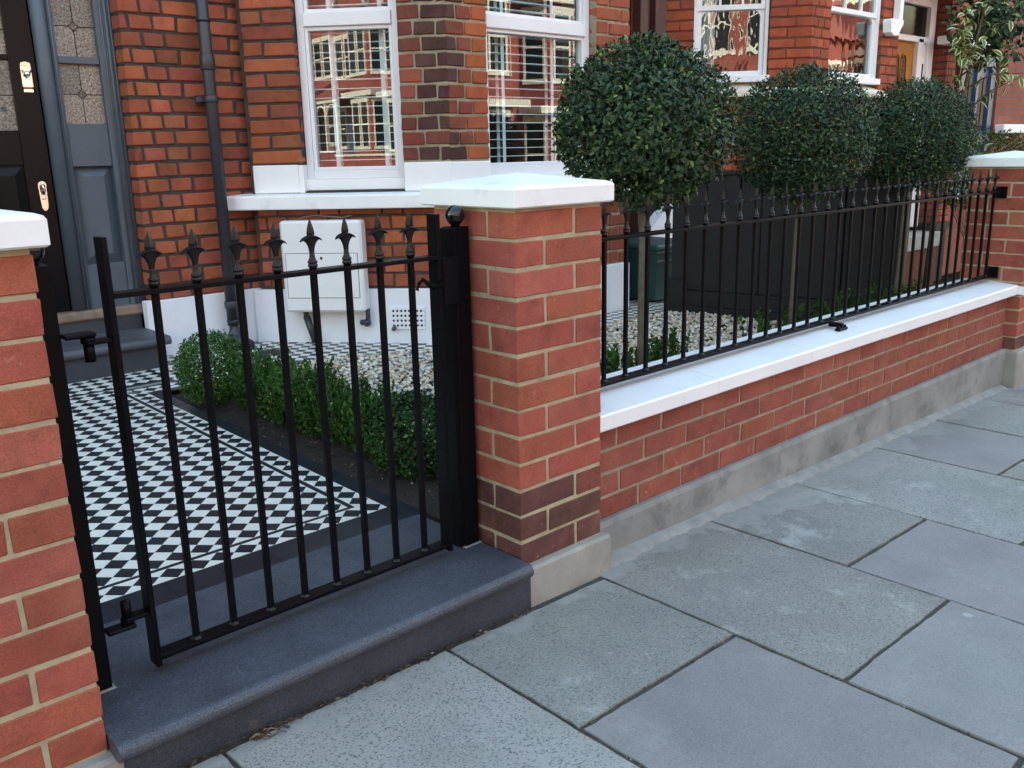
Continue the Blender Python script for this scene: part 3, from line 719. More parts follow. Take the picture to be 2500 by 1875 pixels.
# ------------------------------------------------------------------ gravel
def inpoly(x, y, poly):
    c = False; j = len(poly)-1
    for i in range(len(poly)):
        if (poly[i][1] > y) != (poly[j][1] > y) and x < (poly[j][0]-poly[i][0])*(y-poly[i][1])/(poly[j][1]-poly[i][1])+poly[i][0]: c = not c
        j = i
    return c
gp = [(.45, 1.0), (.5, 2.3), (.62, 2.44), (.84, 2.49), (1.5, 2.21), (2.68, 2.0), (3.32, 2.0), (3.5, .75), (1.0, .75)]
ico = [(0, 0, 1), (0, 0, -1)]+[(math.cos(2*math.pi*k/5)*.894, math.sin(2*math.pi*k/5)*.894, .447) for k in range(5)]+[(math.cos(2*math.pi*(k+.5)/5)*.894, math.sin(2*math.pi*(k+.5)/5)*.894, -.447) for k in range(5)]
icof = [(0, 2+k, 2+(k+1) % 5) for k in range(5)]+[(1, 7+(k+1) % 5, 7+k) for k in range(5)]+[(2+k, 7+k, 2+(k+1) % 5) for k in range(5)]+[(7+k, 7+(k+1) % 5, 2+(k+1) % 5) for k in range(5)]
nr = np.random.RandomState(3); V = []; F = []; ICO = np.array(ico)
for k in range(15000):
    x, y = nr.uniform(.4, 3.5), nr.uniform(.7, 2.5)
    if not inpoly(x, y, gp): continue
    s_ = nr.uniform(.007, .0135)*(1.3 if nr.rand() < .1 else 1); a = nr.uniform(0, 6.28)
    v = ICO*(1+nr.uniform(-.12, .12, (12, 1)))*np.array((s_*nr.uniform(.9, 1.4), s_, s_*nr.uniform(.55, .8)))
    ca, sa = math.cos(a), math.sin(a); v = np.stack([v[:, 0]*ca-v[:, 1]*sa, v[:, 0]*sa+v[:, 1]*ca, v[:, 2]], 1)
    v += (x, y, .036+.012*(y-.7)+nr.uniform(0, .011)); o = len(V)*12; V.append(v); F += [tuple(i+o for i in f) for f in icof]
me = bpy.data.meshes.new('gravel'); me.from_pydata(np.concatenate(V).tolist(), [], F); me.polygons.foreach_set('use_smooth', [True]*len(F)); me.materials.append(MT['pebble'])
go = bpy.data.objects.new('gravel', me); COL.objects.link(go); go['kind'] = 'stuff'
# bark litter on the bed
mb = MB()
for k in range(1500):
    x = rnd.uniform(.02, .5); y = rnd.uniform(.46, 2.3); s_ = rnd.uniform(.002, .009); a = rnd.uniform(0, 6.3); z = .03+rnd.uniform(0, .012)
    dx, dy = s_*math.cos(a), s_*math.sin(a)
    mb.add([(x-dx, y-dy, z), (x+dy*.4, y-dx*.4, z+rnd.uniform(-.003, .006)), (x+dx, y+dy, z+rnd.uniform(-.003, .006)), (x-dy*.4, y+dx*.4, z)], [(0, 1, 2, 3)])
structure('bark_litter', mb, MT['leaf_dead'], kind='stuff')
# ------------------------------------------------------------------ foliage
def leaf_cloud(P, N, size, seed, wide=.5, fold=.18, spread=.8, curl=.12, lift=.0):
    """P points, N preferred outward directions; returns verts and faces of folded leaves"""
    r = np.random.RandomState(seed+1000); n = len(P)
    D = N*.3+r.normal(0, spread, (n, 3))+np.array((0, 0, lift)); D /= np.linalg.norm(D, axis=1)[:, None]+1e-9          # leaf axis
    U = N*1.0+np.array((0, 0, .45))+r.normal(0, .45, (n, 3)); U -= D*(U*D).sum(1)[:, None]; U /= np.linalg.norm(U, axis=1)[:, None]+1e-9
    R = np.cross(D, U); L = size*r.uniform(.65, 1.25, (n, 1)); Wd = L*wide*r.uniform(.8, 1.15, (n, 1))
    b = P; m1 = P+D*L*.33; m2 = P+D*L*.68; t = P+D*L-U*L*curl
    v = np.stack([b, m1+R*Wd*.5+U*L*fold*.6, m2+R*Wd*.38+U*L*fold*.3, t, m2-R*Wd*.38+U*L*fold*.3, m1-R*Wd*.5+U*L*fold*.6, m1, m2], 1).reshape(-1, 3)
    f0 = np.array([(0, 6, 1, 1), (1, 6, 7, 2), (2, 7, 3, 3), (0, 5, 6, 6), (5, 4, 7, 6), (4, 3, 7, 7)])
    F = []
    for i in range(n):
        o = i*8
        F += [(o, o+6, o+1), (o+1, o+6, o+7, o+2), (o+2, o+7, o+3), (o, o+5, o+6), (o+5, o+4, o+7, o+6), (o+4, o+3, o+7)]
    return v.tolist(), F
def ball_points(c, rad, n, seed, shell=.5, lump=.06, flat_bottom=None):
    r = np.random.RandomState(seed); d = r.normal(0, 1, (n, 3)); d /= np.linalg.norm(d, axis=1)[:, None]
    k = 1+lump*(np.sin(d[:, 0]*5+seed)*np.cos(d[:, 1]*6+1)+.7*np.sin(d[:, 2]*9+d[:, 0]*7+seed))*.6
    k *= 1+.024*r.normal(0, 1, n)
    q = 1-shell*r.rand(n)**1.6
    P = np.array(c)+d*np.array(rad)*(k*q)[:, None]
    return P, d
def twigs(mb, c, rad, base, n, seed, r0=.006):
    R = random.Random(seed)
    for k in range(n):
        d = np.array([R.gauss(0, 1), R.gauss(0, 1), R.gauss(.25, .8)]); d /= np.linalg.norm(d)
        e = np.array(c)+d*np.array(rad)*R.uniform(.85, 1.02); b = np.array(base); m = b+(e-b)*.5+np.array([R.gauss(0, .03) for _ in range(3)])+np.array((0, 0, .02))
        mb.tube([b, m, e], [r0, r0*.55, r0*.2], 5)
def lollipop(x, y, c, rad, n, leaf, seed, label, tw=60, extra=None):
    th = thing('topiary_tree', (x, y, .03), label, 'tree', 'clipped ball trees in a row behind the railings')
    mb = MB(); tx, ty = c[0], c[1]; zt = c[2]-.12
    mb.tube([(x, y, .02), (x+.003, y, .2), (x+(tx-x)*.2-.004, y, .45), (x+(tx-x)*.5+.002, y+(ty-y)*.5, .7), (tx, ty, zt)], [.0165, .0155, .0145, .014, .012], 9); part('trunk', mb, MT['bark'], th)
    mb = MB(); twigs(mb, c, rad, (tx, ty, zt-.05), tw, seed); part('branches', mb, MT['twig'], th)
    P, N = ball_points(c, rad, n, seed)
    if extra:
        ok = np.ones(len(P), bool)
        for ec, er in extra: ok &= (((P-np.array(ec))/er)**2).sum(1) > 1
        P, N = P[ok], N[ok]
    v, f = leaf_cloud(P, N, leaf, seed); mb = MB(); mb.v = v; mb.f = f; mb.c = [None]*len(f); mb.smooth = [True]*len(f)
    part('crown', mb, MT['leaf_tree'], th, kind='stuff')
    # loose shoots
    R = np.random.RandomState(seed+5); mb = MB(); P2 = []; N2 = []
    for k in range(46):
        d = R.normal(0, 1, 3); d[2] = abs(d[2])*.8-.15; d /= np.linalg.norm(d); e0 = np.array(c)+d*np.array(rad)*.95; L = R.uniform(.03, .09)
        t = d+R.normal(0, .35, 3); t /= np.linalg.norm(t); mb.tube([e0-t*.03, e0+t*L*.5, e0+t*L], [.0016, .0013, .0008], 4)
        for q in range(5): P2.append(e0+t*L*(.2+.2*q)); N2.append(t*.6+R.normal(0, .5, 3))
    part('shoots', mb, MT['twig'], th, kind='stuff')
    v, f = leaf_cloud(np.array(P2), np.array(N2), leaf*.8, seed+9); mb = MB(); mb.v = v; mb.f = f; mb.c = [None]*len(f); mb.smooth = [True]*len(f)
    part('young_leaves', mb, MT['leaf_sprig'], th, kind='stuff')
lollipop(1.245, .6, (1.27, .62, 1.2), (.335, .335, .315), 21000, .024, 21, 'largest and nearest clipped ball tree, in front of the bay window', 90, [((1.02, .5, .93), (.14, .16, .1))])
lollipop(2.405, .6, (2.45, .62, 1.155), (.325, .325, .31), 22000, .0195, 22, 'middle one of the three clipped ball trees, in front of the black timber screen', 60)
lollipop(3.445, .56, (3.58, .6, 1.15), (.3, .31, .295), 23000, .0185, 23, 'farthest clipped ball tree, beside the white cap of the far pier', 50)
def bush(name, c, rad, n, leaf, mat, seed, label, cat, base, group=None, wide=.6, shell=.35, up=0.):
    th = thing(name, (c[0], c[1], base), label, cat, group)
    mb = MB(); twigs(mb, c, rad, (c[0], c[1], base), 26, seed, .003); part('stems', mb, MT['twig'], th)
    P, N = ball_points(c, rad, n, seed, shell); ok = P[:, 2] > base+.005; P, N = P[ok], N[ok]; N = N+np.array((0, 0, up))
    v, f = leaf_cloud(P, N, leaf, seed, wide); mb = MB(); mb.v = v; mb.f = f; mb.c = [None]*len(f); mb.smooth = [True]*len(f)
    part('foliage', mb, mat, th, kind='stuff'); return th
bush('box_ball', (.125, 2.13, .205), (.165, .17, .165), 7500, .0135, MT['leaf_box'], 31, 'round clipped box ball at the house end of the path hedge', 'shrub', .04)
bush('box_ball', (.25, .8, .145), (.165, .2, .16), 8500, .0155, MT['leaf_boxdark'], 32, 'dark clipped box ball behind the latch post of the gate', 'shrub', .03)
def sprig_plant(x, y, z, h, rad, n, leaf, seed, name, label, cat, group, mat='leaf_sprig'):
    R = random.Random(seed); th = thing(name, (x, y, z), label, cat, group); mb = MB(); P = []; N = []
    for k in range(n):
        a = R.uniform(0, 6.28); l = R.uniform(0, rad); hh = h*R.uniform(.6, 1.08); bx, by = x+l*.4*math.cos(a), y+l*.4*math.sin(a); ex, ey = x+l*math.cos(a)+R.gauss(0, .012), y+l*math.sin(a)+R.gauss(0, .012)
        mb.tube([(bx, by, z), ((bx+ex)/2, (by+ey)/2, z+hh*.5), (ex, ey, z+hh)], [.0012, .001, .0006], 4)
        m = int(hh/.0065)
        for q in range(m):
            t = .12+.88*q/m; w = R.uniform(0, 6.28)
            P.append((bx+(ex-bx)*t, by+(ey-by)*t, z+hh*t)); N.append((math.cos(w), math.sin(w), .55+.5*t))
    part('stems', mb, MT['greenstem'], th, kind='stuff')
    v, f = leaf_cloud(np.array(P), np.array(N), leaf, seed, .5, spread=.3, lift=.35); mb = MB(); mb.v = v; mb.f = f; mb.c = [None]*len(f); mb.smooth = [True]*len(f)
    part('foliage', mb, MT[mat], th, kind='stuff')
HL = ['loose young box plant in the path hedge, '+q for q in ('right beside the dark near box ball', 'second from the dark near ball', 'third from the dark near ball', 'fourth from the dark near ball', 'midway between the two box balls', 'fourth from the far round ball', 'third from the far round ball', 'second from the far round ball', 'right beside the far round box ball')]
hg = 'loose young box plants hedging the path'
for k in range(9):
    y = 1.0+k*.118; sprig_plant(.19+rnd.uniform(-.02, .03), y, .03, .27+rnd.uniform(-.03, .03), .125, 50, .0205, 40+k, 'hedge_plant', HL[k], 'hedge plant', hg)
RL = ['first from the middle pier', 'second from the middle pier', 'just right of the nearest tree trunk', 'second right of the nearest tree trunk', 'second left of the middle tree trunk', 'close by the middle tree trunk', 'first right of the middle tree trunk', 'second right of the middle tree trunk', 'fourth left of the farthest trunk', 'third left of the farthest trunk', 'second left of the farthest trunk', 'right at the farthest tree trunk']
rg = 'small leafy plants inside the railings'
spots = [(1.05, .62), (1.2, .7), (1.42, .68), (1.57, .7), (2.2, .62), (2.35, .6), (2.55, .62), (2.72, .6), (2.95, .56), (3.1, .55), (3.25, .55), (3.4, .46)]
for k, (x, y) in enumerate(spots):
    sprig_plant(x, y, .035, (.27 if k < 8 else .33)+rnd.uniform(-.03, .03), .1, 26, .025, 70+k, 'small_shrub', 'small leafy green plant inside the railings, '+RL[k], 'shrub', rg)
# variegated shrub leaning over from next door
vt = thing('variegated_shrub', (4.75, .95, -.1), 'tall shrub with yellow edged leaves in the top right corner', 'shrub')
R = random.Random(5); mb = MB(); mb.tube([(4.75, .95, -.15), (4.7, .9, .7), (4.72, .8, 1.4), (4.8, .72, 2.1)], [.02, .017, .012, .006], 7)
tips = []
for (bz, e) in ((1.3, (4.4, .66, 1.66)), (1.35, (4.48, .72, 1.7)), (1.35, (4.5, .78, 1.78)), (1.45, (4.62, .68, 1.72)), (1.5, (4.82, .56, 1.62)), (1.4, (4.86, .5, 1.52)), (1.6, (4.5, .74, 1.9)), (1.7, (4.7, .7, 1.95)), (1.6, (4.86, .56, 1.86)), (1.5, (4.5, .74, 1.8)), (.7, (4.62, .5, 1.13)), (1.2, (4.88, .52, 1.5)), (1.7, (4.9, .6, 2.0)), (1.55, (4.4, .72, 1.66))):
    b = np.array((4.72, .85, bz)); e = np.array(e); m = (b+e)/2+np.array((0, 0, .06)); mb.tube([b, m, e], [.007, .005, .002], 5); tips.append((b, m, e))
part('stems', mb, MT['twig'], vt)
def vleaf(pos, d, up, L, w):
    d = d/np.linalg.norm(d); r_ = np.cross(d, up); r_ /= np.linalg.norm(r_)+1e-9; u = np.cross(r_, d)
    mb = MB(); st_ = []
    G, Yl = (.045, .11, .05), (.55, .52, .17)
    for t, ww in ((0, .05), (.25, .75), (.5, 1.), (.75, .72), (1., .04)):
        c = pos+d*L*t-u*L*.3*t*t; hw = w*ww*.5
        st_.append([c-r_*hw+u*hw*.35, c-r_*hw*.62+u*hw*.2, c, c+r_*hw*.62+u*hw*.2, c+r_*hw+u*hw*.35])
    vs = [q for row in st_ for q in row]
    for i in range(4):
        for k in range(4): mb.add([vs[i*5+k], vs[i*5+k+1], vs[i*5+6+k], vs[i*5+5+k]], [(0, 1, 2, 3)], Yl if k in (0, 3) else G, True)
    return mb
cnt = 0; dark_rest = MB()
for b, m, e in tips:
    for q in range(11):
        t = R.uniform(.35, 1.02); c = (m+(e-m)*(t*2-1)) if t > .5 else b+(m-b)*t*2
        d = np.array((R.gauss(-.25, .7), R.gauss(-.3, .7), R.gauss(-.15, .45))); up = np.array((R.gauss(0, .3), R.gauss(-.3, .3), 1.))
        vl = vleaf(c, d, up, R.uniform(.06, .09), R.uniform(.03, .042)); part('leaf', vl, MT['vari'], vt, origin=tuple(c)); cnt += 1
P, N = ball_points((5.02, .78, 1.86), (.26, .26, .3), 1500, 8, .9); v, f = leaf_cloud(P, N, .05, 8); mb = MB(); mb.v = v; mb.f = f; mb.c = [None]*len(f); mb.smooth = [True]*len(f)
part('inner_foliage', mb, MT['leaf_tree'], vt, kind='stuff')
bush('feathery_shrub', (4.95, .7, .92), (.42, .4, .26), 5200, .035, MT['leaf_fern'], 91, 'feathery green shrub showing above the cap of the far pier', 'shrub', .3, wide=.25)
# ------------------------------------------------------------------ houses
OLD = (.335, .093, .043); OLD2 = (.25, .07, .038); PURP = (.075, .035, .03)
def windowed_wall(mb, fr, s0, s1, op, zb, zt, d0, d1):
    """wall block with one opening op=(a,b,zbot,ztop)"""
    if not op: mb.box((s0, d0, zb), (s1, d1, zt), fr); return
    a, b, z0, z1 = op
    mb.box((s0, d0, zb), (a, d1, zt), fr); mb.box((b, d0, zb), (s1, d1, zt), fr); mb.box((a, d0, zb), (b, d1, z0), fr); mb.box((a, d0, z1), (b, d1, zt), fr)
CU_ = np.array((.657, -.754)); CN_ = np.array((-.754, -.657))
A0 = np.array((.926, 3.129)); CL = 1.125; B0 = A0+CU_*CL                  # (1.665, 2.281)
cantL = Fr(A0, CU_, CN_); FY = B0[1]; front = Fr((0, FY), (1, 0), (0, -1)); flat = Fr((0, 3.2), (1, 0), (0, -1))
F0, F1 = B0[0], 3.17
cantR = Fr((F1, FY), (.657, .754), (.754, -.657))
house = thing('terraced_house', (1.4, 3.2, -.1), 'nearest red brick terraced house with the black front door and white bay window', 'house')
# ---- structural core
mb = MB(); windowed_wall(mb, cantL, -.02, CL-.006, (.285, .86, .92, 2.62), -.2, 6.2, -.3, -.009); part('mortar', mb, MT['mortar_dark'], house)
mb = MB(); mb.box((.8615, -.29, 1.0), (CL-.004, -.0075, 6.0), cantL); part('mortar', mb, MT['mortar_grey'], house)
mb = MB(); windowed_wall(mb, front, F0+.004, F1-.004, (1.95, 2.86, .92, 2.62), -.2, 6.2, -.3, -.009); windowed_wall(mb, cantR, .006, CL, (.285, .84, .92, 2.62), -.2, 6.2, -.3, -.009)
part('mortar', mb, MT['mortar_grey'], house)
mb = MB(); mb.box((.31, -.3, -.2), (.95, -.009, 6.2), flat); mb.box((3.88, -.3, -.2), (4.28, -.009, 6.2), flat)
mb.box((-4, -.3, -.2), (-1.09, 0, 6.2), flat); mb.box((-1.09, -.3, 2.75), (.31, 0, 6.2), flat); part('mortar', mb, MT['mortar_dark'], house)
mb = MB(); mb.box((-4, 3.52, -.3), (4.28, 10.5, 6.6)); part('wall', mb, MT['bodywall'], house)
mb = MB(); mb.box((.96, 3.42, .3), (4.2, 3.5, 3.1)); mb.box((1.0, 2.9, .3), (4.1, 3.42, .34)); part('interior_wall', mb, MT['interior'], house)
mb = MB(); mb.profile([(3.0, 6.6), (7, 9.6), (10.6, 6.6)], -4, 4.28, XY); part('roof', mb, MT['slateroof'], house)
# ---- bricks
rows = []; lst = []
CH = .0814; z = .365; k = 0
while z < 2.35:
    if k % 2 == 0: L = [.307, .414, .527, .768, .888, .965]
    else: L = [.307, .349, .472, .598, .76, .965]
    bs = []
    for a, b in zip(L[:-1], L[1:]):
        j = rnd.uniform(-.004, .004); bs.append((a+(0 if a < .308 else .0085)+j*.3, b-.0085+j*.3, vary(OLD if rnd.random() < .6 else OLD2 if rnd.random() < .6 else (.27, .085, .045), .2)))
    rows.append((z+.0075, z+CH-.0075, bs)); z += CH; k += 1
lst += lay(flat, rows, .1)
def cant_rows(z0, z1, ch, ranges, seedcol):
    rows = []; k = 0; z = z0
    while z < z1-.03:
        bs = []
        for (a, b, odd, even, colf, gap) in ranges:
            cuts = [a]+[q for q in (odd if k % 2 else even)]+[b]
            for c0, c1 in zip(cuts[:-1], cuts[1:]):
                bs.append((c0+(gap if c0 != a else 0), c1-(gap if c1 != b else 0), colf((c0+c1)/2, z)))
        rows.append((z+.007, z+ch-.007, bs)); z += ch; k += 1
    return rows
colL = lambda s, z: vary(OLD if rnd.random() < .5 else OLD2 if rnd.random() < .7 else (.24, .075, .04), .2)
def colR(s, z): return vary(PURP if (s > .96 and rnd.random() < .75) else ((.17, .05, .036) if s > .9 and rnd.random() < .5 else (.24, .062, .038)), .18)
def colF(s, z):
    if s < F0+.1 and rnd.random() < .75: return vary(PURP, .2)
    return vary((.2, .055, .035) if s < F0+.2 else (.34, .09, .036), .15)
up = cant_rows(1.07, 2.4, .081, [(0., .285, [.115], [], colL, .0075), (.86, CL-.001, [.985], [.945, 1.065], colR, .006)], 0)
lst += lay(cantL, up, .1)
lst += lay(cantL, cant_rows(.375, .825, .0815, [(0., CL-.001, [.12, .36, .475, .72, .84, 1.06], [.05, .17, .41, .53, .77, .89], colL, .006)], 0), .1)
lst += lay(front, cant_rows(1.07, 2.4, .081, [(F0+.001, 1.95, [1.735, 1.84], [1.79], colF, .006), (2.86, F1, [2.97], [3.08], lambda s, z: vary(OLD, .14), .006)], 0), .1)
lst += lay(front, cant_rows(.375, .825, .0815, [(F0+.001, F1, [1.9, 2.14, 2.26, 2.5, 2.62, 2.86, 2.98], [1.78, 2.02, 2.26, 2.38, 2.62, 2.74, 2.98, 3.08], lambda s, z: vary(OLD2, .14), .006)], 0), .1)
put_bricks(house, lst, True)
# ---- white plinth, sill band and painted blocks
mb = MB(); mb.box((.262, -.05, .0), (.945, .012, .372), flat, bev=.004, jit=.003); part('plinth', mb, MT['render'], house)
mb = MB(); mb.box((-.06, -.05, .0), (CL+.006, .014, .37), cantL, bev=.004, jit=.003); part('plinth', mb, MT['render'], house)
mb = MB(); mb.box((F0-.004, -.05, .0), (F1+.006, .012, .372), front, bev=.004); mb.box((-.01, -.05, 0), (CL, .012, .37), cantR, bev=.004); part('plinth', mb, MT['render'], house)
sill = MB(); o = .085
def offs(d): # outline of the bay pushed out by d
    k = math.tan(math.acos(float(CU_@np.array((1, 0))))/2)*d
    a = cantL.o+CN_*d-CU_*.14; b = np.array((F0-k, FY-d)); c = np.array((F1+k, FY-d)); e = cantR.o+cantR.u*CL+cantR.n*d
    return [tuple(a), tuple(b), tuple(c), tuple(e)]
oo, ii = offs(o), offs(-.12)
vs = []
for z, dd in ((.826, o), (.832, o+.003), (.893, o+.003), (.902, o-.002), (.915, -.06)):
    vs += [(x, y, z) for x, y in offs(dd)]
fs = []
for i in range(4):
    for k in range(3): fs.append((4*i+k, 4*i+k+1, 4*i+5+k, 4*i+4+k))
vs += [(x, y, .826) for x, y in ii]; n = 20
for k in range(3): fs.append((n+k, n+k+1, k+1, k))
fs.append((0, 4, 8, 12, 16, 20)); fs.append((3, 23, 19, 15, 11, 7))
sill.add(vs, fs); part('sill_band', sill, MT['white2'], house)
for a, b, fr in ((-.004, .262, cantL), (.862, CL+.003, cantL), (F0-.003, 1.952, front), (2.858, F1+.004, front)):
    mb = MB(); mb.box((a, -.1, .912), (b, .008, 1.066), fr, bev=.005, jit=.002); part('painted_block', mb, MT['white'], house)
mb = MB(); mb.box((.2625, -.14, .912), (.2895, .003, 1.064), cantL, bev=.002); part('painted_block', mb, MT['white'], house)
# ---- windows
def window(fr, a, b, zs, zt, label, rail, blind_tapes, inset=.062, par=None, glass='glass'):
    w = MB(); par = par or house; d0, d1 = -inset-.06, -inset
    w.box((a, d0, zs), (a+.04, d1, zt), fr, bev=.002); w.box((b-.04, d0, zs), (b, d1, zt), fr, bev=.002); w.box((a+.04, d0, zs), (b-.04, d1, zs+.045), fr, bev=.002); w.box((a+.04, d0, zt-.05), (b-.04, d1, zt), fr, bev=.002)
    win = part('window', w, MT['upvc'], par, label)
    m = MB(); m.box((a-.003, d0+.01, zs-.062), (b+.003, d1+.028, zs-.0005), fr, bev=.003); part('sub_sill', m, MT['white'], win)
    m = MB(); m.box((a+.04, d0-.004, rail), (b-.04, d1+.012, rail+.072), fr, bev=.004); part('transom', m, MT['upvc'], win)
    for (z0, z1, dd) in ((zs+.045, rail, -.006), (rail+.072, zt-.05, -.02)):
        m = MB()
        for (x0, x1, y0, y1) in ((a+.041, a+.06, z0, z1), (b-.06, b-.041, z0, z1), (a+.06, b-.06, z0, z0+.02), (a+.06, b-.06, z1-.02, z1)): m.box((x0, d0+.004, y0), (x1, d1+dd, y1), fr, bev=.002)
        part('sash', m, MT['upvc'], win)
        m = MB(); m.box((a+.058, d0+.02, z0+.018), (b-.058, d0+.024, z1-.018), fr); part('pane', m, MT[glass], win)
    z = zs+.05
    sl_ = MB()
    while z < zt-.06:
        sl_.box((a+.03, d0-.075, z), (b-.03, d0-.028, z+.0045), fr); z += .0485
    part('blind_slats', sl_, MT['blind'], win, kind='stuff')
    for t in blind_tapes:
        m = MB(); m.box((t-.012, d0-.027, zs+.01), (t+.012, d0-.0255, zt-.06), fr); m.box((t-.012, d0-.078, zs+.01), (t+.012, d0-.0765, zt-.06), fr); part('blind_tape', m, MT['blind'], win)
    return win
window(cantL, .29, .858, .985, 2.6, 'white framed window of the bay side facing the gate, with venetian blinds', 1.792, (.45, .735))
window(front, 1.955, 2.855, .985, 2.6, 'wide white framed window in the front of the bay, partly behind the largest ball tree', 1.785, (2.2, 2.61))
window(cantR, .29, .835, .985, 2.6, 'white framed window of the bay side turned away', 1.792, (.45, .7))
# ---- door and side light
dr = MB(); DF = Fr((0, 3.3), (1, 0), (0, -1))
dr.box((-.94, -.1, .345), (-.075, -.055, 2.3), DF)
door = part('front_door', dr, MT['door'], house, 'black panelled front door with stained glass panes')
m = MB()
for (x0, x1, z0, z1) in ((-.94, -.82, .345, 2.3), (-.195, -.075, .345, 2.3), (-.82, -.195, .345, .5), (-.82, -.195, 1.1, 1.265), (-.82, -.195, 1.592, 1.618), (-.82, -.195, 2.1, 2.3), (-.53, -.49, .5, 1.1)): m.box((x0, -.055, z0), (x1, -.038, z1), DF, bev=.003)
part('door_rail', m, MT['door'], door)
m = MB()
for (x0, x1) in ((-.82, -.53), (-.49, -.195)):
    vs = [DF.P(x, d, z) for x, d, z in ((x0+.01, -.05, .51), (x1-.01, -.05, .51), (x1-.01, -.05, 1.09), (x0+.01, -.05, 1.09), (x0+.05, -.036, .55), (x1-.05, -.036, .55), (x1-.05, -.036, 1.05), (x0+.05, -.036, 1.05))]
    m.add(vs, [(0, 1, 5, 4), (1, 2, 6, 5), (2, 3, 7, 6), (3, 0, 4, 7), (4, 5, 6, 7)])
part('raised_panel', m, MT['door'], door)
def pane_set(par, x0, x1, z0, z1, diam, d, tint):
    cx, cz = (x0+x1)/2, diam; h = .024
    parts_ = [[(x0, z0), (cx, z0), (cx, cz-h), (cx-h, cz), (x0, cz)], [(cx, z0), (x1, z0), (x1, cz), (cx+h, cz), (cx, cz-h)], [(x0, cz), (cx-h, cz), (cx, cz+h), (cx, z1), (x0, z1)], [(cx+h, cz), (x1, cz), (x1, z1), (cx, z1), (cx, cz+h)]]
    for i, q in enumerate(parts_):
        m = MB(); m.wallprism(q, d-.004, d+rnd.uniform(-.0012, .0012), DF); o_ = part('pane', m, MT['obscured'], par); k = rnd.uniform(.75, 1.4); o_.color = (k, k*.97, k*.93, 1)
    m = MB(); m.wallprism([(cx-h, cz), (cx, cz-h), (cx+h, cz), (cx, cz+h)], d-.004, d+.0005, DF); o_ = part('pane', m, MT['obscured'], par, 'small coloured diamond pane'); o_.color = tint
    m = MB(); b = .0022
    for (ax, az, bx, bz) in ((cx, z0, cx, cz-h), (cx, cz+h, cx, z1), (x0, cz, cx-h, cz), (cx+h, cz, x1, cz), (cx-h, cz, cx, cz-h), (cx, cz-h, cx+h, cz), (cx+h, cz, cx, cz+h), (cx, cz+h, cx-h, cz)):
        m.tube([DF.P(ax, d+.001, az), DF.P(bx, d+.001, bz)], b, 5)
    part('lead_came', m, MT['lead'], par)
pane_set(door, -.5, -.195, 1.265, 1.592, 1.43, -.05, (.25, .4, .6, 1)); pane_set(door, -.5, -.195, 1.618, 2.1, 1.73, -.05, (.6, .25, .2, 1))
for cx, cz, t in ((-.265, 1.475, (.55, .12, .1, 1)), (-.245, 1.365, (.12, .2, .4, 1))):
    m = MB(); m.wallprism([(cx+.013*math.cos(2*math.pi*k/14), cz+.013*math.sin(2*math.pi*k/14)) for k in range(14)], -.052, -.047, DF); o_ = part('pane', m, MT['obscured'], door, 'small round coloured pane'); o_.color = t
m = MB(); m.box((-.148, -.038, 1.468), (-.1, -.032, 1.572), DF, bev=.004); m.lathe([(.017, 0), (.019, .004), (.014, .014)], (0, 0, 0), 12) if False else None
m.wallprism([(-.148, 1.572), (-.1, 1.572), (-.104, 1.582), (-.124, 1.588), (-.144, 1.582)][::-1], -.038, -.032, DF)
m.sphere(DF.P(-.124, -.024, 1.53), .016, 12, 8); m.tube([DF.P(-.144, -.028, 1.548), DF.P(-.124, -.018, 1.512), DF.P(-.104, -.028, 1.548)], .005, 6); part('door_knocker', m, MT['chrome'], door)
m = MB(); m.box((-.146, -.038, 1.442), (-.1, -.03, 1.462), DF, bev=.004); part('spyhole_plate', m, MT['chrome'], door)
m = MB(); m.wallprism([(-.128+.02*math.cos(a)*(1 if math.sin(a) > 0 else .8), (1.0 if math.sin(a) > 0 else .905)+.02*math.sin(a)*(1 if math.sin(a) > 0 else 1.6)) for a in [2*math.pi*k/16 for k in range(16)]], -.038, -.031, DF)
m.lathe([(.0085, 0), (.0085, .01)], DF.P(-.128, -.03, .93), 10); m.tube([DF.P(-.128, -.032, 1.005), DF.P(-.128, -.012, .998), DF.P(-.128, -.008, .975), DF.P(-.128, -.02, .955)], [.009, .008, .008, .006], 8); part('door_lock', m, MT['chrome'], door)
fr_ = MB()
for (x0, x1, z0, z1, d) in ((.224, .308, .35, 2.7, 0.), (.0, .026, .35, 2.7, -.012), (.026, .224, 1.085, 1.297, -.014), (.026, .224, .35, .585, -.014), (.026, .224, 1.586, 1.62, -.012), (.026, .224, 2.1, 2.7, -.014)):
    fr_.box((x0, -.07, z0), (x1, d, z1), DF, bev=.003)
sideframe = part('side_light', fr_, MT['greyblue'], house, 'blue grey panelled side light with leaded panes right of the door')
m = MB(); m.tube([DF.P(-.035, -.03, .352), DF.P(-.035, -.03, 2.7)], .036, 16); part('mullion', m, MT['greyblue'], sideframe)
m = MB()
for x, r_ in ((.252, .006), (.276, .009), (.296, .006), (.012, .007)): m.tube([DF.P(x, .001 if x > .1 else -.011, .352), DF.P(x, .001 if x > .1 else -.011, 2.7)], r_, 8)
part('moulding', m, MT['greyblue'], sideframe)
m = MB(); x0, x1, z0, z1 = .026, .224, .585, 1.085
vs = [DF.P(x, d, z) for x, d, z in ((x0, -.05, z0), (x1, -.05, z0), (x1, -.05, z1), (x0, -.05, z1), (x0+.012, -.045, z0+.012), (x1-.012, -.045, z0+.012), (x1-.012, -.045, z1-.012), (x0+.012, -.045, z1-.012), (x0+.05, -.022, z0+.05), (x1-.05, -.022, z0+.05), (x1-.05, -.022, z1-.05), (x0+.05, -.022, z1-.05))]
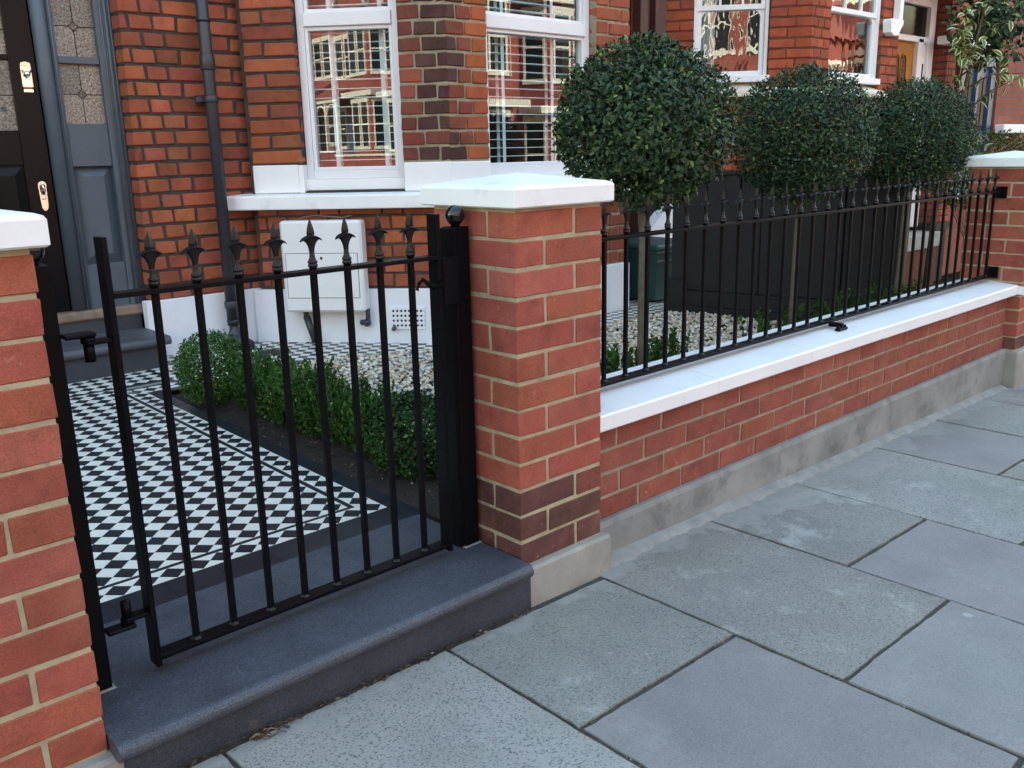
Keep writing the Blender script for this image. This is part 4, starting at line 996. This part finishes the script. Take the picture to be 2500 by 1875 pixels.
m.add(vs, [(0, 1, 5, 4), (1, 2, 6, 5), (2, 3, 7, 6), (3, 0, 4, 7), (4, 5, 9, 8), (5, 6, 10, 9), (6, 7, 11, 10), (7, 4, 8, 11), (8, 9, 10, 11)]); part('raised_panel', m, MT['greyblue'], sideframe)
pane_set(sideframe, .026, .224, 1.297, 1.586, 1.44, -.035, (.55, .5, .35, 1)); pane_set(sideframe, .026, .224, 1.62, 2.1, 1.765, -.035, (.6, .45, .42, 1))
m = MB(); m.box((-1.09, -.1, .3), (.305, .035, .352), DF, bev=.012, jit=.004); part('threshold', m, MT['timber'], house)
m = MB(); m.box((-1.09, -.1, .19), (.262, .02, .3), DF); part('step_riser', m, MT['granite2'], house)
hs = MB(); pr = [(3.32, .225), (3.32, .18), (2.93, .18)]
for k in range(9):
    a = -math.pi/2-math.pi*k/8; pr.append((2.925+.0225*math.cos(a), .2025+.0225*math.sin(a)))
hs.profile(pr[::-1], -1.09, .262, XY); part('door_step', hs, MT['slate'], house)
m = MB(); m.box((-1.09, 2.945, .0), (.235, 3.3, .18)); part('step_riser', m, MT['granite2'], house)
# ---- downpipe and its fittings
pp = MB(); pp.tube([(.712, 3.12, 2.9), (.712, 3.12, .19)], .0325, 18); pipe = part('downpipe', pp, MT['pipe'], house, 'dark grey plastic rainwater pipe beside the front door')
for z0, z1 in ((1.565, 1.645), (1.805, 1.815), (.29, .33)):
    m = MB(); m.lathe([(.0365, z0), (.039, z0+.006), (.039, z1-.006), (.0365, z1)], (.712, 3.12, 0), 18); part('collar', m, MT['pipe'], pipe)
m = MB(); m.lathe([(.036, 1.4), (.0385, 1.405), (.0385, 1.43), (.036, 1.435)], (.712, 3.12, 0), 18); m.box((.632, 3.13, 1.405), (.712, 3.15, 1.43)); m.box((.66, 3.15, 1.395), (.764, 3.2, 1.44)); part('bracket', m, MT['pipe'], pipe)
m = MB(); m.tube([(.712, 3.12, .22), (.712, 3.11, .15), (.715, 3.06, .105), (.72, 2.98, .085)], [.038, .0385, .039, .042], 16); part('shoe', m, MT['pipe'], pipe)
gu = solo('gully_grate', (lambda m: (m.box((.66, 2.78, .055), (.84, 2.92, .0625)), m)[1])(MB()), MT['rubber'], (.75, 2.85, .056), 'dark square drain opening under the downpipe shoe', 'drain')
# ---- meter box, airbrick, wires
mt_ = thing('meter_box', tuple(cantL.P(.4, .05, .26)), 'white gas meter box fixed to the bay wall below the sill', 'meter box')
m = MB(); m.box((.165, .016, .255), (.628, .125, .765), cantL, bev=.012); part('case', m, MT['meter'], mt_)
m = MB(); m.box((.19, .1255, .338), (.6, .129, .585), cantL, bev=.002); d_ = part('door', m, MT['meter'], mt_)
m = MB(); m.lathe([(.008, 0), (.008, .001)], (0, 0, 0), 12); c_ = cantL.P(.395, .13, .56)
m = MB(); m.tube([cantL.P(.395, .128, .56), cantL.P(.395, .1315, .56)], .0075, 12); part('lock', m, MT['rubber'], d_)
m = MB(); m.box((.187, .1252, .335), (.603, .1257, .588), cantL); part('door_gap_shade', m, MT['rubber'], mt_)  # thin dark sheet, its rim painted in as shade round the door
m = MB(); m.tube([cantL.P(.255, .05, .26), cantL.P(.257, .05, .21)], .016, 10); m.tube([cantL.P(.257, .05, .22), cantL.P(.3, .05, .07)], .021, 10); part('supply_pipe', m, MT['pipe'], mt_); m = MB(); m.tube([cantL.P(.62, .05, .26), cantL.P(.62, .05, .205), cantL.P(.612, .047, .19)], .014, 10); m.sphere(cantL.P(.61, .045, .18), .024, 9, 6); m.sphere(cantL.P(.585, .05, .183), .017, 9, 6); part('gas_valve', m, MT['pipe'], mt_)
m = MB(); m.tube([cantL.P(s, d, z) for s, d, z in ((.25, .03, .768), (.29, .045, .784), (.36, .05, .79), (.43, .045, .783), (.5, .04, .777), (.56, .045, .786))], .0035, 6)
solo('loose_cable', m, MT['timber'], cantL.P(.4, .04, .775), 'thin pale loose cable lying on top of the white meter box', 'cable')
vent = MB(); s0, s1, z0, z1 = .74, .945, .14, .262; nc, nr_ = 8, 4
dx = (s1-s0-.02)/nc; dz = (z1-z0-.01)/nr_
for i in range(nc+1): vent.box((s0+.01+i*dx-.005, .012, z0+.0005), (s0+.01+i*dx+.005, .0245, z1-.0005), cantL)
for j in range(nr_+1): vent.box((s0, .0125, z0+.005+j*dz-.0075), (s1, .0249, z0+.005+j*dz+.0075), cantL)
av = part('air_brick', vent, MT['render'], house)
m = MB(); m.box((s0+.004, .018, z0+.004), (s1-.004, .0205, z1-.004), cantL); part('vent_hole_shade', m, MT['rubber'], av)  # dark sheet behind the bars stands in for shade inside the holes
m = MB(); m.tube([cantL.P(.765, .012, .15), cantL.P(.765, .05, .143)], .013, 8); part('overflow_pipe', m, MT['bark'], house)
# ------------------------------------------------------------------ bin store, bin and white sill beside the house
p0 = np.array((3.285, 2.0)); p1 = np.array((3.6, .6)); u_ = (p1-p0)/np.linalg.norm(p1-p0); SL = float(np.linalg.norm(p1-p0)); n_ = np.array((u_[1], -u_[0]))
if n_[0] > 0: n_ = -n_
sf = Fr(p0, u_, n_)
sh = thing('timber_screen', (3.45, 1.3, .04), 'black painted panelled timber screen standing behind the ball trees', 'screen')
m = MB(); m.box((0, -.1, .04), (SL, -.03, .93), sf); part('carcass', m, MT['shed'], sh)
xs = [0, .09, .36, .45, .72, .81, 1.0, 1.09, 1.2, 1.26, 1.33, SL]
for a, b in zip(xs[0::2], xs[1::2]):
    m = MB(); m.box((a, -.029, .2), (b, .0, .94), sf, bev=.002); part('stile', m, MT['shed'], sh)
for a, b in zip(xs[1::2], xs[2::2]):
    n = max(1, int(round((b-a)/.13)))
    for k in range(n):
        m = MB(); m.box((a+(b-a)*k/n+.002, -.0295, .2), (a+(b-a)*(k+1)/n-.002, -.02, .94), sf, bev=.003); part('board', m, MT['shed'], sh)
m = MB(); m.box((0, -.0285, .1), (SL, .003, .199), sf, bev=.002); part('bottom_rail', m, MT['shed'], sh)
m = MB(); m.box((.0, -.0275, .04), (SL, .008, .098), sf, bev=.002); m.box((-.03, -.1, .04), (.1, .035, .27), sf, bev=.006); part('skirting', m, MT['shed'], sh)
m = MB(); m.box((-.01, -.115, .9405), (SL+.005, .015, .965), sf, bev=.004); part('top_rail', m, MT['shed'], sh)
bn = thing('wheelie_bin', (3.66, 2.45, .06), 'dark green plastic bin standing behind the end of the black timber screen', 'bin')
m = MB(); c = (3.66, 2.47)
a = [(c[0]-.2, c[1]-.2, .07), (c[0]+.2, c[1]-.2, .07), (c[0]+.2, c[1]+.2, .07), (c[0]-.2, c[1]+.2, .07)]; b = [(c[0]-.235, c[1]-.24, .40), (c[0]+.235, c[1]-.24, .40), (c[0]+.235, c[1]+.24, .40), (c[0]-.235, c[1]+.24, .40)]
m.add(a+b, [(3, 2, 1, 0), (4, 5, 6, 7), (0, 1, 5, 4), (1, 2, 6, 5), (2, 3, 7, 6), (3, 0, 4, 7)]); part('body', m, MT['bin'], bn)
m = MB(); m.box((c[0]-.25, c[1]-.255, .4005), (c[0]+.25, c[1]+.255, .425), bev=.006); m.box((c[0]-.245, c[1]-.25, .34), (c[0]+.245, c[1]-.2395, .36), bev=.003); part('rim', m, MT['bin'], bn)
m = MB(); m.box((c[0]-.258, c[1]-.262, .4255), (c[0]+.258, c[1]+.262, .465), bev=.012); part('lid', m, MT['bin'], bn)
m = MB()
for sy in (-1, 1): m.tube([(c[0]+.12, c[1]+sy*.2, .09), (c[0]+.12, c[1]+sy*.25, .09)], .05, 14)
part('wheel', m, MT['rubber'], bn)
wb = thing('white_sill', (4.35, 2.9, .3), 'white sloping sill of the second bay behind the green bin', 'board'); wf = Fr((0, 2.9), (1, 0), (0, -1))  # upright panel stands in for the next bay's white sloping sill
m = MB(); m.wallprism([(4.24, .36), (4.75, .33), (4.75, .8), (4.6, .78), (4.19, .49)][::-1], -.1, 0, wf); part('panel', m, MT['white'], wb)
m = MB(); m.box((4.33, .0, .34), (4.74, .02, .4), wf, bev=.004); part('ledge', m, MT['white'], wb)
# dividing wall in the dark gap between the houses
m = MB(); m.box((3.9, 2.62, -.2), (4.12, 3.2, .3), bev=.01); solo('dividing_wall', m, MT['mortar_dark'], (4.0, 2.9, -.1), 'low dark wall in the gap between the two bays', 'wall')
# ------------------------------------------------------------------ next house
nbh = thing('terraced_house', (7.2, 3.2, -.4), 'second red brick house with white sash bay windows and the yellow oak door', 'house')
N0 = np.array((5.40, 2.28)); nA = N0-CU_*CL; ncL = Fr(nA, CU_, CN_); nfr = Fr((0, 2.28), (1, 0), (0, -1)); NF1 = 6.93
ncR = Fr((NF1, 2.28), (.657, .754), (.754, -.657))
m = MB(); windowed_wall(m, ncL, -.05, CL-.005, (.2, .8, 1.56, 3.2), -.6, 6.4, -.3, -.006); windowed_wall(m, nfr, 5.404, NF1-.004, (5.70, 6.61, 1.56, 3.2), -.6, 6.4, -.3, -.006); m.box((.0, -.3, -.6), (CL, -.006, 6.4), ncR)
part('mortar', m, MT['mortar_red'], nbh)
m = MB(); m.box((4.285, 3.52, -.6), (9.84, 10.5, 6.8)); m.box((4.285, 3.2, -.6), (4.75, 3.52, 6.8)); m.box((7.6, 3.24, 2.72), (9.84, 3.52, 6.8)); part('wall', m, MT['bodywall'], nbh)
m = MB(); m.box((4.8, 3.42, .3), (7.5, 3.5, 3.4)); part('interior_wall', m, MT['interior'], nbh)
m = MB(); m.profile([(3.0, 6.8), (7, 9.8), (10.6, 6.8)], 4.285, 9.84, XY); part('roof', m, MT['slateroof'], nbh)
NB = (.36, .082, .035); lst = []; ncol = lambda s, z: vary(NB if rnd.random() < .7 else (.28, .065, .034), .14)
lst += lay(ncL, cant_rows(-.1, 3.0, .0784, [(-.04, .2, [.09], [], ncol, .004), (.8, CL-.001, [1.0], [.935], ncol, .004)], 0), .09)
lst += lay(ncL, cant_rows(.52, 1.5, .0784, [(.2, .8, [.32, .55], [.43, .66], ncol, .004)], 0), .09)
lst += lay(nfr, cant_rows(-.1, 3.0, .0784, [(5.401, 5.7, [5.5, 5.6], [5.45, 5.56], ncol, .004), (6.61, NF1, [6.72, 6.83], [6.78], ncol, .004)], 0), .09)
lst += lay(nfr, cant_rows(.52, 1.5, .0784, [(5.7, 6.61, [5.81, 6.03, 6.25, 6.47], [5.92, 6.14, 6.36], ncol, .004)], 0), .09)
def sash(fr, a, b, zs, zt, label, par, meet, inset=.03, glass='glass_old'):
    w = MB(); d0, d1 = -inset-.09, -inset
    w.box((a, d0, zs), (a+.028, d1, zt), fr, bev=.002); w.box((b-.028, d0, zs), (b, d1, zt), fr, bev=.002); w.box((a+.028, d0, zt-.05), (b-.028, d1, zt), fr); w.box((a-.02, d0, zs-.05), (b+.02, d1+.04, zs-.001), fr, bev=.004)
    win = part('window', w, MT['white2'], par, label)
    a2, b2 = a+.029, b-.029
    for z0, z1, dd, nm, bars in ((zs, meet, -.03, 'lower', 0), (meet-.03, zt-.05, -.012, 'upper', 1)):
        m = MB(); t = .034
        for (x0, x1, y0, y1) in ((a2, a2+t, z0, z1), (b2-t, b2, z0, z1), (a2+t, b2-t, z0, z0+t*1.15), (a2+t, b2-t, z1-t, z1)): m.box((x0, d1+dd-.035, y0), (x1, d1+dd, y1), fr, bev=.002)
        if not bars:
            q = .045
            for (cx, sg) in ((a2+t, 1), (b2-t, -1)): m.wallprism([(cx, z1-t), (cx+sg*q, z1-t), (cx+sg*q*.45, z1-t-q*.35), (cx, z1-t-q)][::(-1 if sg > 0 else 1)], d1+dd-.034, d1+dd-.001, fr)
        else:
            for k in (1, 2): x = a2+(b2-a2)*k/3; m.box((x-.009, d1+dd-.03, z0+t), (x+.009, d1+dd-.003, z1-t), fr)
        part('sash', m, MT['white2'], win)
        m = MB(); m.box((a2+t-.004, d1+dd-.022, z0+t), (b2-t+.004, d1+dd-.018, z1-t+.004), fr); part('pane', m, MT[glass], win)
    m = MB(); wv = []
    n = 18
    for k in range(n+1):
        s_ = a+.03+(b-a)*.26*k/n; wv.append((s_, d0-.06+.012*math.sin(k*1.9)))
    vs = [fr.P(s_, d, z) for z in (zs, zt) for s_, d in wv]+[fr.P(s_, d-.003, z) for z in (zs, zt) for s_, d in wv]; k2 = n+1
    m.add(vs, [(k, k+1, k2+k+1, k2+k) for k in range(n)]+[(2*k2+k+1, 2*k2+k, 3*k2+k, 3*k2+k+1) for k in range(n)], None, True); part('curtain', m, MT['curtain'], win)
sash(ncL, .205, .795, 1.665, 3.1, 'white sash window in the side of the second bay', nbh, 2.2)
sash(nfr, 5.71, 6.6, 1.665, 3.1, 'white sash window in the front of the second bay', nbh, 2.2)
m = MB(); m.profile([(-.1, 1.5), (.07, 1.5), (.07, 1.54), (-.1, 1.612)], .14, CL-.02, ncL); m.profile([(-.1, 1.5), (.07, 1.5), (.07, 1.54), (-.1, 1.612)], 5.42, 6.68, nfr); part('sill', m, MT['cream'], nbh)
# yellow door, its white frame and fanlight
yf = Fr((0, 3.2), (1, 0), (0, -1)); m = MB()
for (x0, x1, z0, z1) in ((7.7, 7.79, .1, 2.72), (9.425, 9.56, .1, 2.27), (9.69, 9.838, .1, 2.72), (7.79, 9.69, 2.225, 2.29), (7.79, 9.69, 2.62, 2.72)): m.box((x0, -.12, z0), (x1, .0, z1), yf, bev=.006)
m.box((9.56, -.1, .1), (9.69, -.03, 2.225), yf); fr2 = part('door_frame', m, MT['white2'], nbh, 'white frame around the yellow oak door')
m = MB(); m.box((7.79, -.06, 2.29), (9.69, -.05, 2.62), yf); part('fanlight', m, MT['darkglass'], fr2)
m = MB(); m.box((9.6, -.03, 1.0), (9.65, -.025, 2.0), yf); part('side_pane', m, MT['darkglass'], fr2)
m = MB(); m.box((8.55, -.11, .1), (9.42, -.05, 2.224), yf); yd = part('front_door', m, MT['yellowdoor'], nbh, 'yellow varnished oak front door with arched panes')
for x in (8.72, 8.99, 9.17):
    for z0, z1, arch in ((1.35, 1.7, 0), (1.74, 2.0, 1)):
        q = [(x-.065, z0), (x+.065, z0), (x+.065, z1)]+([(x+.065*math.cos(a), z1+.085*math.sin(a)) for a in [math.pi*k/8 for k in range(1, 8)]] if arch else [])+[(x-.065, z1)]
        m = MB(); m.wallprism(q[::-1], -.0495, -.044, yf); part('pane', m, MT['darkglass'], yd)
        m = MB(); m.tube([yf.P(a, -.045, b) for a, b in q+[q[0]]], .012, 5); part('bead', m, MT['yellowdoor'], yd)
# porch corbel in white on the pier beside the door
m = MB(); cf = Fr((0, 2.2), (1, 0), (0, -1))
m.wallprism([(6.61, 2.161), (6.592, 2.145), (6.605, 2.05), (6.66, 2.025), (6.75, 2.03), (6.79, 2.09), (6.825, 2.12), (6.83, 2.161)][::-1], -.075, .0, cf); m.box((6.77, -.075, 2.1615), (6.835, -.01, 2.75), cf, bev=.006); part('porch_corbel', m, MT['white2'], nbh)
m = MB(); m.box((6.6, 2.2, 2.76), (9.83, 3.19, 2.82)); part('porch_ceiling', m, MT['white2'], nbh)
m = MB(); m.box((7.25, 2.6, -.6), (7.6, 3.52, 2.74)); part('porch_pier', m, MT['bodywall'], nbh)
m = MB(); m.box((7.6, .0, -.6), (9.84, .25, -.13), yf); part('step_riser', m, MT['mortar_red'], nbh)
m = MB(); m.box((7.6, -.1, -.129), (9.9, .27, .05), yf, bev=.01); part('door_step', m, MT['cement'], nbh)
put_bricks(nbh, lst, True)
# party wall pipes
m = MB(); m.box((4.18, 3.02, -.3), (4.27, 3.1, 4)); m.box((4.36, 3.02, -.3), (4.40, 3.08, 4)); m.box((4.41, 3.04, -.3), (4.52, 3.12, 4)); part('party_pipe', m, MT['brownpipe'], nbh, 'brown painted pipes between the first and second bays')
# ------------------------------------------------------------------ third house with blue door
h3 = thing('terraced_house', (14, 3.2, -.5), 'third brick house at the right edge with the blue front door', 'house')
m = MB(); m.box((9.85, 3.04, -.6), (10.3, 3.5, .06)); m.box((9.856, 3.036, .0605), (10.294, 3.5, 6.8)); part('mortar', m, MT['mortar_dark'], h3)
m = MB(); m.box((9.85, 3.52, -.6), (18, 10.5, 6.8)); m.box((11.95, 3.2, -.6), (18, 3.52, 6.8)); part('wall', m, MT['bodywall'], h3)
lst = []; rev = Fr((9.85, 3.5), (0, -1), (-1, 0)); f3 = Fr((0, 3.03), (1, 0), (0, -1)); shaded_brick = lambda s, z: vary((.22, .05, .028), .15); lit_brick = lambda s, z: vary((.4, .095, .04), .14)  # darker brick tone carries porch shade, brighter one the lit face
lst += lay(rev, cant_rows(.14, 3.0, .0784, [(.0, .465, [.11, .34], [.22], shaded_brick, .005)], 0), .05)
lst += lay(f3, cant_rows(.14, 3.0, .0784, [(9.9, 10.07, [], [9.98], shaded_brick, .005), (10.07, 10.298, [10.18], [], lit_brick, .005)], 0), .05)
put_bricks(h3, lst, True)
m = MB(); m.box((9.846, -.2, .06), (10.31, .05, .139), f3); part('dark_band', m, MT['rubber'], h3)  # dark band round the pier foot, below the bricks
m = MB(); m.profile([(3.0, 6.8), (7, 9.8), (10.6, 6.8)], 9.85, 18, XY); part('roof', m, MT['slateroof'], h3)
m = MB(); m.box((9.62, -.05, 2.2), (10.75, .13, 2.29), f3, bev=.01); part('door_hood', m, MT['white2'], h3)
bf = Fr((0, 3.2), (1, 0), (0, -1)); m = MB(); m.box((10.5, -.1, .48), (11.9, -.06, 2.2), bf)
for (x0, x1, z0, z1) in ((10.5, 10.9, .48, 2.2), (11.75, 11.9, .48, 2.2), (10.9, 11.75, 2.05, 2.2), (10.9, 11.75, 1.05, 1.2), (10.9, 11.75, .48, .7), (11.28, 11.36, .7, 2.05)): m.box((x0, -.06, z0), (x1, -.02, z1), bf, bev=.004)
bd = part('front_door', m, MT['bluedoor'], h3, 'dark blue front door with tall narrow panes')
for x in (11.0, 11.17, 11.47, 11.64):
    m = MB(); q = [(x-.06, 1.25), (x+.06, 1.25), (x+.06, 1.85)]+[(x+.06*math.cos(a), 1.85+.08*math.sin(a)) for a in [math.pi*k/6 for k in range(1, 6)]]+[(x-.06, 1.85)]
    m.wallprism(q[::-1], -.0595, -.05, bf); part('pane', m, MT['darkglass'], bd)
m = MB(); m.box((10.31, -.1, .38), (11.95, .1, .475), bf, bev=.008); part('door_step', m, MT['white'], h3)
m = MB(); m.box((10.31, -.1, -.6), (11.95, .02, .379), bf); part('step_riser', m, MT['bodywall'], h3)
m = MB(); m.box((12.0, -.3, 1.2), (12.9, .12, 1.32), bf, bev=.01); part('window_surround', m, MT['white2'], h3)
# ------------------------------------------------------------------ terrace across the road (seen in the window panes)
def opposite(x0, flip, label):
    y = -13.2; w = 5.6; th = thing('opposite_house', (x0+w/2, y, -.3), label, 'house', 'sunlit terraced houses across the road')
    X = (lambda t: x0+w-t) if flip else (lambda t: x0+t); zb = pz(x0+w/2)
    def bx(m, t0, t1, a, b, z0, z1): m.box((min(X(t0), X(t1)), y+a, zb+z0), (max(X(t0), X(t1)), y+b, zb+z1))
    m = MB(); bx(m, 0, w, -7, 0, -1.5, 6.3); part('wall', m, MT['oppwall'], th)
    m = MB(); m.profile([(y-7.2, zb+6.3), (y-3.6, zb+9), (y+.25, zb+6.3)], x0+.002, x0+w-.002, XY); part('roof', m, MT['rooftile'], th)
    # two storey bay with gable
    m = MB(); q = [(.3, 0), (.75, .75), (2.5, .75), (2.95, 0)]; poly = [(X(t), y+d) for t, d in q]
    m.prism(poly if not flip else poly[::-1], zb-1, zb+6.1); part('bay', m, MT['oppwall'], th)
    m = MB(); c = [(X(.1), zb+6.1), (X(3.15), zb+6.1), (X(1.625), zb+8)]; vs = [(a, y+1.0, z) for a, z in c]+[(a, y-2.5, z) for a, z in c]
    m.add(vs, [(0, 1, 2), (5, 4, 3), (0, 3, 4, 1), (1, 4, 5, 2), (2, 5, 3, 0)]); part('gable', m, MT['oppwall'], th)
    m = MB()
    for t0, t1, in ((.1, 1.625), (3.15, 1.625)): m.tube([(X(t0), y+1.04, zb+6.1), (X(t1), y+1.04, zb+8.05)], .1, 6)
    part('bargeboard', m, MT['cream'], th)
    def win(t0, t1, d, z0, z1, nb_=1):
        m = MB(); bx(m, t0-.12, t1+.12, d, d+.05, z0-.14, z0); bx(m, t0-.12, t1+.12, d, d+.06, z1, z1+.2); bx(m, t0-.07, t0, d, d+.05, z0, z1); bx(m, t1, t1+.07, d, d+.05, z0, z1)
        bx(m, t0, t1, d, d+.04, (z0+z1)/2-.03, (z0+z1)/2+.03)
        for k in range(1, nb_): t = t0+(t1-t0)*k/nb_; bx(m, t-.05, t+.05, d, d+.045, z0, z1)
        f_ = part('window', m, MT['cream'], th); m = MB(); bx(m, t0, t1, d+.005, d+.015, z0, z1); part('pane', m, MT['darkglass'], f_)
    for z0, z1 in ((.75, 2.5), (3.7, 5.4)):
        win(.95, 1.5, .75, z0, z1); win(1.75, 2.3, .75, z0, z1)
        for ta, tb in ((.32, .73), (2.52, 2.93)):
            m = MB(); ax, bx_ = X(ta), X(tb); da, db = ((.04, .72) if ta < 1 else (.72, .04))
            nrm = np.array((-(db-da), (bx_-ax))); nrm = nrm/np.linalg.norm(nrm); nrm = nrm if nrm[1] > 0 else -nrm
            P = lambda t, o, z: (ax+(bx_-ax)*t+nrm[0]*o, y+da+(db-da)*t+nrm[1]*o, zb+z)
            for (t0, t1, q0, q1, o) in ((.06, .94, z0-.14, z0, .06), (.06, .94, z1, z1+.2, .06), (.1, .18, z0, z1, .05), (.82, .9, z0, z1, .05), (.18, .82, (z0+z1)/2-.03, (z0+z1)/2+.03, .04)):
                vs = [P(t, oo_, z) for z in (q0, q1) for t, oo_ in ((t0, 0), (t1, 0), (t1, o), (t0, o))]; m.add(vs, [(0, 3, 2, 1), (4, 5, 6, 7), (0, 1, 5, 4), (1, 2, 6, 5), (2, 3, 7, 6), (3, 0, 4, 7)])
            f_ = part('window', m, MT['cream'], th); m = MB(); vs = [P(t, .012, z) for z in (z0, z1) for t in (.18, .82)]; m.add(vs, [(0, 1, 3, 2)]); part('pane', m, MT['darkglass'], f_)
    m = MB(); bx(m, .2, 3.05, .0, .95, 2.75, 2.95); bx(m, .2, 3.05, .0, .95, 5.7, 5.95); part('cornice', m, MT['cream'], th)
    # porch: tiled lean-to on white fretted arches
    m = MB(); m.profile([(y, zb+2.75), (y+1.25, zb+2.75), (y+1.25, zb+2.85), (y, zb+3.5)], min(X(3.1), X(5.55)), max(X(3.1), X(5.55)), XY); part('porch_roof', m, MT['rooftile'], th)
    m = MB(); bx(m, 3.1, 5.55, 1.0, 1.2, 2.6, 2.745)
    for t in (3.2, 4.35, 5.45): bx(m, t-.06, t+.06, 1.02, 1.16, -.1, 2.6)
    for t0, t1 in ((3.26, 4.29), (4.41, 5.39)):
        for k in range(8):
            a0, a1 = math.pi*k/8, math.pi*(k+1)/8; r = (t1-t0)/2; c = (t0+t1)/2
            m.tube([(X(c+r*math.cos(a0)), y+1.09, zb+2.05+r*.95*math.sin(a0)), (X(c+r*math.cos(a1)), y+1.09, zb+2.05+r*.95*math.sin(a1))], .045, 5)
        for k in (-1, 1): m.tube([(X((t0+t1)/2+k*r), y+1.09, zb+2.58), (X((t0+t1)/2+k*r*.66), y+1.09, zb+2.3)], .03, 5)
    part('porch_frame', m, MT['cream'], th)
    m = MB(); bx(m, 3.5, 4.4, 0, .05, 0, 2.1); part('front_door', m, MT['bluedoor'] if flip else MT['door'], th); win(4.65, 5.25, 0, .8, 2.3); win(3.6, 4.3, 0, 3.8, 5.3); win(4.6, 5.3, 0, 3.8, 5.3)
    m = MB(); bx(m, 0, w, 2.55, 2.75, -.2, .5); part('front_wall', m, MT['oppwall'], th)
    m = MB(); bx(m, 0, w, 2.5, 2.8, .5, .58); part('wall_coping', m, MT['cream'], th)
opposite(-61.6, False, 'sunlit red brick house across the road, reflected in the panes')
for k in range(1, 22): opposite(-61.6+5.6*k, k % 2 == 1, 'sunlit red brick house across the road, reflected in the panes')
